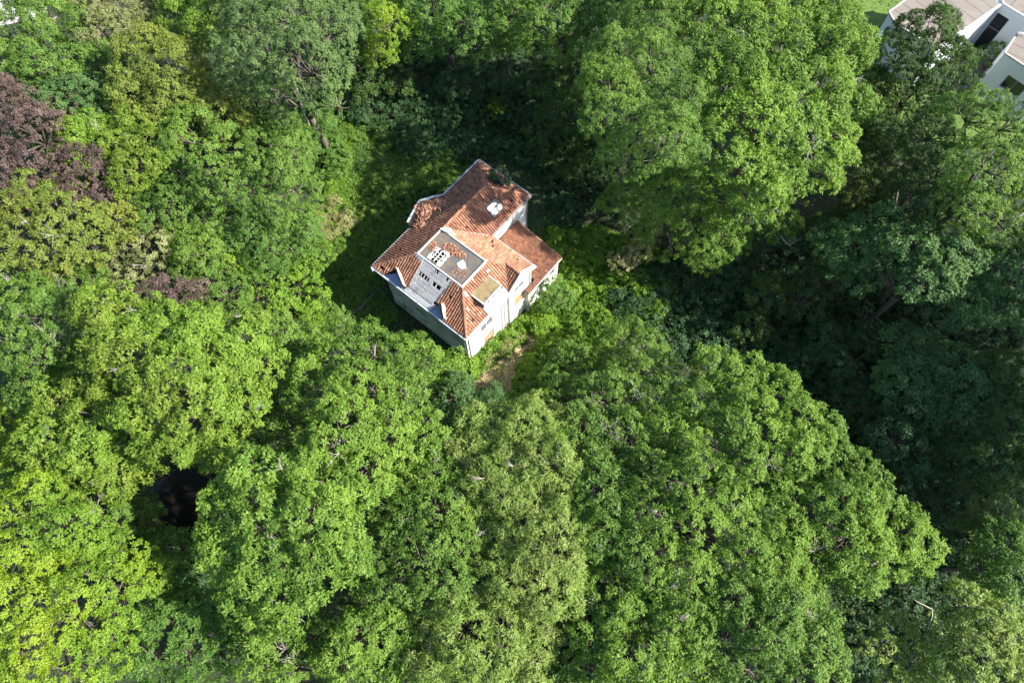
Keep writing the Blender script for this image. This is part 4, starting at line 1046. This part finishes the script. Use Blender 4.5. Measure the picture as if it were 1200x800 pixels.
T('broadleaf_tree','left side of the half sunlit tree, its shade put into darker green leaves','tree','dark','fine',[(1090,160,32,16),(1105,200,34,16),(1080,225,32,14),(1060,190,28,12),(1100,250,28,13)])  # self-shadowed half of the tall tree, shade painted as darker leaves
T('broadleaf_tree','dark green tree in front of the white house','tree','dark','fine',dens=1.25,lobes=[(1085,38,30,13),(1105,25,20,12),(1118,60,20,12),(1065,50,24,12.5),(1050,70,30,12),(1105,70,28,13),(1075,100,32,13),(1035,105,26,11),(1110,110,26,12),(1050,140,28,12),(1085,140,26,12)])
T('garden_shrub','clipped green shrub between the wings of the white house','shrub','mid','low',[(1168,62,14,1.6),(1155,78,14,1.6),(1176,50,9,1.2),(1168,85,9,.9)])
T('shaded_tree','shaded green tree in the gap between the great tree and the tall right one','tree','dark','ash',[(1015,150,22,6),(1030,190,24,7),(1005,220,24,6),(1040,225,24,7),(1000,255,22,5),(970,270,22,4),(1035,255,24,7)])
# --- the great tree right of centre, top
t = T('great_tree','huge bright tree with pale speckled foliage right of the villa at the top','tree','ash','rosette',[(830,40,42,20),(880,30,42,20),(925,45,42,20),(970,60,38,18),(860,85,44,23),(910,95,44,22),(960,105,40,20),(995,110,28,16),(880,140,44,23),(930,150,42,21),(975,155,34,18),(850,180,42,21),(900,195,42,20),(940,205,34,15),(870,235,38,12.5),(910,250,30,9.5),(1000,60,24,14),(930,0,40,18),(980,15,34,16),(850,-10,40,19),(790,-5,34,18)])
dead_twigs(t, 952, 170, 20, 1.8, 9); dead_twigs(t, 905, 150, 23, 1.3); dead_twigs(t, 912, 240, 13, 1.6); dead_twigs(t, 930, 283, 8, 1.8, 8)
t = T('great_tree','soft fluffy green tree joined to the left side of the huge speckled one','tree','ashgr','fluffy',[(770,30,38,18),(725,55,34,20),(765,85,40,19),(715,100,32,20),(740,130,36,20),(800,120,40,22),(705,140,24,19),(780,165,40,21),(735,185,32,18),(715,70,28,19),(815,65,38,20)])
dead_twigs(t, 805, 150, 20.5, 2.0, 8); dead_twigs(t, 803, 128, 21.5, 1.6)
T('broadleaf_tree','rounded green tree hanging below the fluffy one, right of the villa','tree','ash','fluffy',[(735,235,24,6),(765,230,32,8.5),(805,225,36,12),(780,265,30,6.5),(815,275,32,7),(850,275,26,7),(830,300,20,5)])
# --- along the top edge
T('broadleaf_tree','lime green tree with sunlit tip right of the tall grey one at the top edge','tree','lime','fine',[(430,15,24,12),(455,35,24,12),(445,60,20,10),(475,25,18,11),(450,-12,26,12)])
T('broadleaf_tree','sunlit green tree at the top edge above the dark hollow','tree','mid','ash',[(505,15,30,12),(550,20,32,13),(520,-15,32,13),(480,-5,24,12),(565,-15,28,13),(520,42,24,9),(560,42,26,10),(490,40,22,9)])
T('broadleaf_tree','yellow green tree at the top edge left of the fluffy great tree','tree','ashgr','ash',[(600,15,34,13),(645,20,34,14),(685,15,32,14),(625,-18,36,14),(675,-18,32,14),(725,-5,34,16),(625,42,24,11),(660,40,26,12),(690,30,26,13)])
T('golden_shrub','small golden green bush catching the sun below the top edge trees','shrub','yel','ash',[(585,52,13,9),(600,48,11,8)])
T('understorey_tree','ivy draped shaded tree behind the villa, left of the fluffy great tree','tree','dark','ash',[(655,105,28,6.5),(675,140,26,6),(640,150,24,4.5),(630,95,20,5.5),(655,185,22,3.5),(680,190,20,4)])
T('understorey_tree','dark bushy tree in the hollow left of the ivy draped one','tree','deep','ash',[(560,90,22,5),(535,95,20,4.5),(590,105,16,3.5)])
T('understorey_tree','dark green tree in the shade under the lime green tip','tree','dark','ash',[(415,70,24,7),(422,100,22,5),(450,85,18,4.5),(470,95,16,4)])
T('sunlit_shrub','small bright shrub lit in the dark hollow behind the villa','shrub','lime','low',[(583,128,13,1.6),(573,133,9,1.3)])
T('pale_shrub','small bare looking grey brown shrub in the scrub right of the villa','shrub','straw','fine',[(742,298,16,3),(728,304,12,2.5),(755,296,10,2.5)], dens=.8)
T('green_shrub','rounded dense bush against the wall of the lean-to','shrub','mid','low',[(650,338,16,2.2),(640,352,13,1.6),(658,352,13,1.8)])

# --- tall trees of the same wood just outside the frame (they throw the deep shade on the right)
proto = T('forest_tree','tall tree of the surrounding wood beyond the edge of the photograph','tree','mid','ash',[(0,0,4.2,24),(3.6,1.5,3.8,22),(-3.4,2.2,3.8,22),(1.0,-4.0,3.8,21.5),(-2.8,-3.2,3.6,20.5),(1.2,4.6,3.6,21),(4.2,-2.6,3.2,19),(-5.6,-.4,3.0,18.5)], worldlobes=True, group='trees of the wood beyond the frame')
spots = [(59.5,27,1.1),(57.5,19.5,1.06),(54,12,1.0),(68.5,31,1.12),(68,22,1.15),(66,12,1.05),(64.5,42,.95),(60,7,.92),
         (-78,72,.7),(-73,58,.7),(-69,44,.7),(-64,30,.7),(-58,16,.7),(-54,4,.7),(-20,-13,.75),(0,-14,.75),(20,-14,.75),(40,-14,.75),(-50,90,.75),(-30,92,.75),(-8,90,.72),(10,90,.8),(27,90,.85)]
for i, (x, y, s) in enumerate(spots):
    o = proto if i == 0 else proto.copy()
    if i:
        sc.collection.objects.link(o)
        for ch_ in list(proto.children):
            c = ch_.copy(); sc.collection.objects.link(c); c.parent = o
    o.location = (x, y, float(gz(x, y)) - .1); o.scale = (s, s, s); o.rotation_euler = (0, 0, i * 2.1)

# ------------------------------------------------------------------ undergrowth (nobody could count it)
def pin(px, py, poly):
    ins = np.zeros(len(px), bool); n = len(poly)
    for i in range(n):
        x0, y0 = poly[i]; x1, y1 = poly[(i + 1) % n]
        c = ((y0 > py) != (y1 > py)); 
        with np.errstate(divide='ignore', invalid='ignore'):
            ins ^= c & (px < (x1 - x0) * (py - y0) / (y1 - y0) + x0)
    return ins
PATHW = [up(a, b_, -.3) for a, b_ in PATH]
HOUSEW = [tuple(HO + UX * u + UY * v) for u, v in ((.2,.2),(12,.2),(12.3,6.4),(12.7,9),(12.7,14),(6.7,14),(6.7,16.1),(.2,16.1))]
def scrub(name, label, leaf, px, n, hmin, hmax, rmin, rmax, style='low', dens=1.0, holes=.05, cat='undergrowth', clear=None):
    poly = [up(a, b_, 0) for a, b_ in px]; P = np.array(poly); L = []
    tries = 0
    while len(L) < n and tries < n * 40:
        tries += 1
        x = rng.uniform(P[:,0].min(), P[:,0].max()); y = rng.uniform(P[:,1].min(), P[:,1].max())
        q = (np.array([x]), np.array([y]))
        if not pin(*q, poly)[0]: continue
        r = rng.uniform(rmin, rmax); bad = False
        for k in range(6):
            a = k * 1.047; qq = (np.array([x + r * .8 * math.cos(a)]), np.array([y + r * .8 * math.sin(a)]))
            if pin(*qq, PATHW)[0] or pin(*qq, HOUSEW)[0]: bad = True
        if bad or pin(*q, PATHW)[0] or pin(*q, HOUSEW)[0]: continue
        h = rng.uniform(hmin, hmax); g = float(gz(x, y))
        L.append((x, y, g + h - r * .6, r, max(.35, min(r * .6, h))))
    (res, SB) = foliage(L, style, dens, -.2, holes)
    V, Fq, t = res
    inn = pin(V[:,0], V[:,1], PATHW).reshape(-1,3).any(1) | pin(V[:,0], V[:,1], HOUSEW).reshape(-1,3).any(1)
    V = V.reshape(-1,3,3)[~inn].reshape(-1,3); t = t.reshape(-1,3)[~inn].reshape(-1); Fq = np.arange(len(V)).reshape(-1,3)
    LEAFCOUNT[0] += len(Fq)
    return tag(mesh_np(name, V, Fq, LM[leaf], None, t), label, cat, kind='stuff')
def carpet(name, label, leaf, px, per_m2, h, size, cat='undergrowth'):
    poly = [up(a, b_, 0) for a, b_ in px]; P = np.array(poly)
    w = P.max(0) - P.min(0); n = int(per_m2 * w[0] * w[1])
    x = rng.uniform(P[:,0].min(), P[:,0].max(), n); y = rng.uniform(P[:,1].min(), P[:,1].max(), n)
    x += rng.normal(0, .25, n); y += rng.normal(0, .25, n)
    k = pin(x, y, poly) & ~pin(x, y, HOUSEW) & (~pin(x, y, PATHW) | (rng.uniform(size=n) < .12)); x, y = x[k], y[k]; n = len(x)
    hh = h * (.55 + .45 * np.sin(x * 1.7 + np.sin(y * 1.3)) * np.cos(y * 1.5 + 1.1 * np.sin(x * .8)) + .2 * np.sin(x * 4.1) * np.sin(y * 3.7))
    C3 = np.stack([x, y, gz(x, y) + np.maximum(hh, .03) + rng.uniform(-.08, .06, n)], 1)
    tn = .42 + .16 * np.sin(x * .9 + 1.2 * np.sin(y * .7)) * np.cos(y * .8) + rng.normal(0, .16, n)
    V, Fq, t = leaves_mesh(C3, unit(n) * .7 + np.array([0, 0, .9]), unit(n) + np.array([0, 0, .25]), size * rng.uniform(.6, 1.4, n), size * .5 * rng.uniform(.6, 1.4, n), np.clip(tn, 0, 1))
    return tag(mesh_np(name, V, Fq, LM[leaf], None, t), label, cat, kind='stuff')
carpet('weed_carpet', 'even low weeds of the shaded clearing behind and left of the villa', 'ashgr', [(402,135),(540,170),(560,190),(520,235),(480,270),(440,330),(470,370),(440,395),(395,392),(340,340),(350,315),(385,270),(392,190)], 150, .35, .22)
carpet('weed_carpet', 'bright strip of weeds along the sunlit left rim of the clearing', 'bramble', [(330,350),(340,300),(375,262),(388,190),(402,140),(415,140),(412,230),(412,262),(372,300),(360,330),(372,365),(395,392),(380,400)], 190, .5, .24)
carpet('creeper_carpet', 'bright green creeper carpet spreading right of the villa', 'bramble', [(545,425),(620,345),(655,305),(640,265),(700,255),(780,290),(800,330),(780,375),(720,392),(700,440),(640,480),(540,480),(520,440)], 170, .55, .24)
scrub('bramble_thicket', 'sunlit bramble thicket right of the villa', 'bramble', [(628,395),(622,372),(655,330),(665,300),(640,270),(700,262),(770,300),(790,330),(770,370),(720,385),(700,430),(620,440)], 120, .4, .9, .4, .85, 'fine')
scrub('bramble_thicket', 'green brambles hugging the sunlit wall of the villa', 'bramble', [(548,430),(575,395),(598,375),(618,345),(636,352),(628,385),(605,402),(585,425),(560,445)], 45, .4, 1.0, .4, .8)
scrub('bramble_thicket', 'brambles between the dry path and the trees below the villa', 'bramble', [(540,425),(560,440),(590,465),(612,425),(640,440),(640,480),(540,480),(520,440)], 45, .4, 1.2, .5, 1.1)
scrub('tall_weeds', 'lush weeds covering the shaded clearing left of the villa', 'ashgr', [(400,140),(540,180),(520,230),(470,260),(450,330),(380,340),(350,320),(395,260),(390,180)], 60, .1, .5, .4, .9, 'fine', .7)
scrub('tall_weeds', 'bright green weeds at the sunlit edge of the clearing', 'bramble', [(385,240),(395,160),(405,160),(405,250),(380,290),(350,320),(330,340),(340,290)], 30, .2, .6, .4, .8, 'fine')
scrub('tall_weeds', 'weeds in the shadow cast by the villa', 'ashgr', [(360,330),(440,320),(460,350),(440,380),(400,392),(370,360)], 20, .05, .25, .4, .7, 'fine', .5)
scrub('dry_grass', 'straw coloured dry grass at the left rim of the clearing', 'straw', [(368,268),(385,240),(402,240),(410,262),(385,280),(370,290)], 14, .6, 1.0, .5, 1.0, 'needle')
scrub('dry_grass', 'withered yellowish stalks at the upper rim of the dry path', 'straw', [(572,425),(590,405),(612,385),(624,384),(604,404),(596,420),(580,436)], 12, .2, .5, .3, .6, 'needle', .8)
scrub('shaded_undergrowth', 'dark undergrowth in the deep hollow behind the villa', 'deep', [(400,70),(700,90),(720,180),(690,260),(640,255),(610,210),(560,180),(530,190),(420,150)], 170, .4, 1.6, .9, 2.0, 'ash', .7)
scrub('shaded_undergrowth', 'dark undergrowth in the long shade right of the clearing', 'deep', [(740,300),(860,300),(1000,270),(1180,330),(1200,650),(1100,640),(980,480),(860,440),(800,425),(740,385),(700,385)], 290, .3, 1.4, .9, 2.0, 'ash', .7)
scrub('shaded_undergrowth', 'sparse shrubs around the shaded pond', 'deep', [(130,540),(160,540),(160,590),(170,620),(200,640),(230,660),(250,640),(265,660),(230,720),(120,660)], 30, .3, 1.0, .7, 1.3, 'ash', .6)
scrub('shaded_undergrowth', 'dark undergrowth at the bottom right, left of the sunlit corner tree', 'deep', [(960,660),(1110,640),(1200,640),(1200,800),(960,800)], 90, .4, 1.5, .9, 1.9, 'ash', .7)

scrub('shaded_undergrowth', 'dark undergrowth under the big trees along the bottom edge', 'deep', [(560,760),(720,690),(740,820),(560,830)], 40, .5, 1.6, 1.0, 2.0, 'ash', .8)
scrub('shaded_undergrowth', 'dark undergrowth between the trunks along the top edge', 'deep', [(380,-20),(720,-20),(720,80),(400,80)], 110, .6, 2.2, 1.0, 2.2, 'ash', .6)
scrub('shaded_undergrowth', 'green undergrowth at the foot of the tall grey tree', 'mid', [(280,100),(400,110),(400,200),(350,230),(280,180)], 55, .5, 1.8, .8, 1.6, 'ash', .7)
# thin ivy and herb layer over the whole woodland floor
n = 120000
x = rng.uniform(-70, 66, n); y = rng.uniform(-10, 84, n)
dn = np.sin(x * .5) * np.cos(y * .45) + np.sin(x * 1.3 + y) * .5
k = rng.uniform(-1.2, 1.6, n) < dn + .4
k &= ~pin(x, y, PATHW) & ~pin(x, y, HOUSEW)
k &= ~pin(x, y, [up(a, b_, 0) for a, b_ in [(160,560),(250,548),(262,575),(245,645),(205,620)]])
k &= ~((x > 45) & (y > 55) & (x < 64) & (y < 72))
x, y = x[k], y[k]; n = len(x)
C3 = np.stack([x, y, gz(x, y) + rng.uniform(.05, .35, n)], 1)
V, Fq, t = leaves_mesh(C3, unit(n) * .5 + np.array([0, 0, 1]), unit(n), rng.uniform(.16, .34, n), rng.uniform(.10, .22, n), np.clip(rng.normal(.45, .2, n), 0, 1))
tag(mesh_np('ground_ivy', V, Fq, LM['mid'], None, t), 'thin layer of ivy and herbs on the woodland floor', 'ground cover', kind='stuff')
# fallen dry leaves on the bare path
n = 900; P = np.array(PATHW); x = rng.uniform(P[:,0].min(), P[:,0].max(), n * 3); y = rng.uniform(P[:,1].min(), P[:,1].max(), n * 3); k = pin(x, y, PATHW); x, y = x[k][:n], y[k][:n]; n = len(x)
V, Fq, t = leaves_mesh(np.stack([x, y, gz(x, y) + .08 + rng.uniform(0, .06, n)], 1), unit(n) * .4 + np.array([0, 0, 1]), unit(n), rng.uniform(.12, .3, n), rng.uniform(.04, .12, n), rng.uniform(0, 1, n))
tag(mesh_np('leaf_litter', V, Fq, LM['tan'], None, t), 'dry leaves and straw strewn over the bare path', 'litter', kind='stuff')
print('leaves', LEAFCOUNT[0], 'faces total', sum(len(m.polygons) for m in bpy.data.meshes))
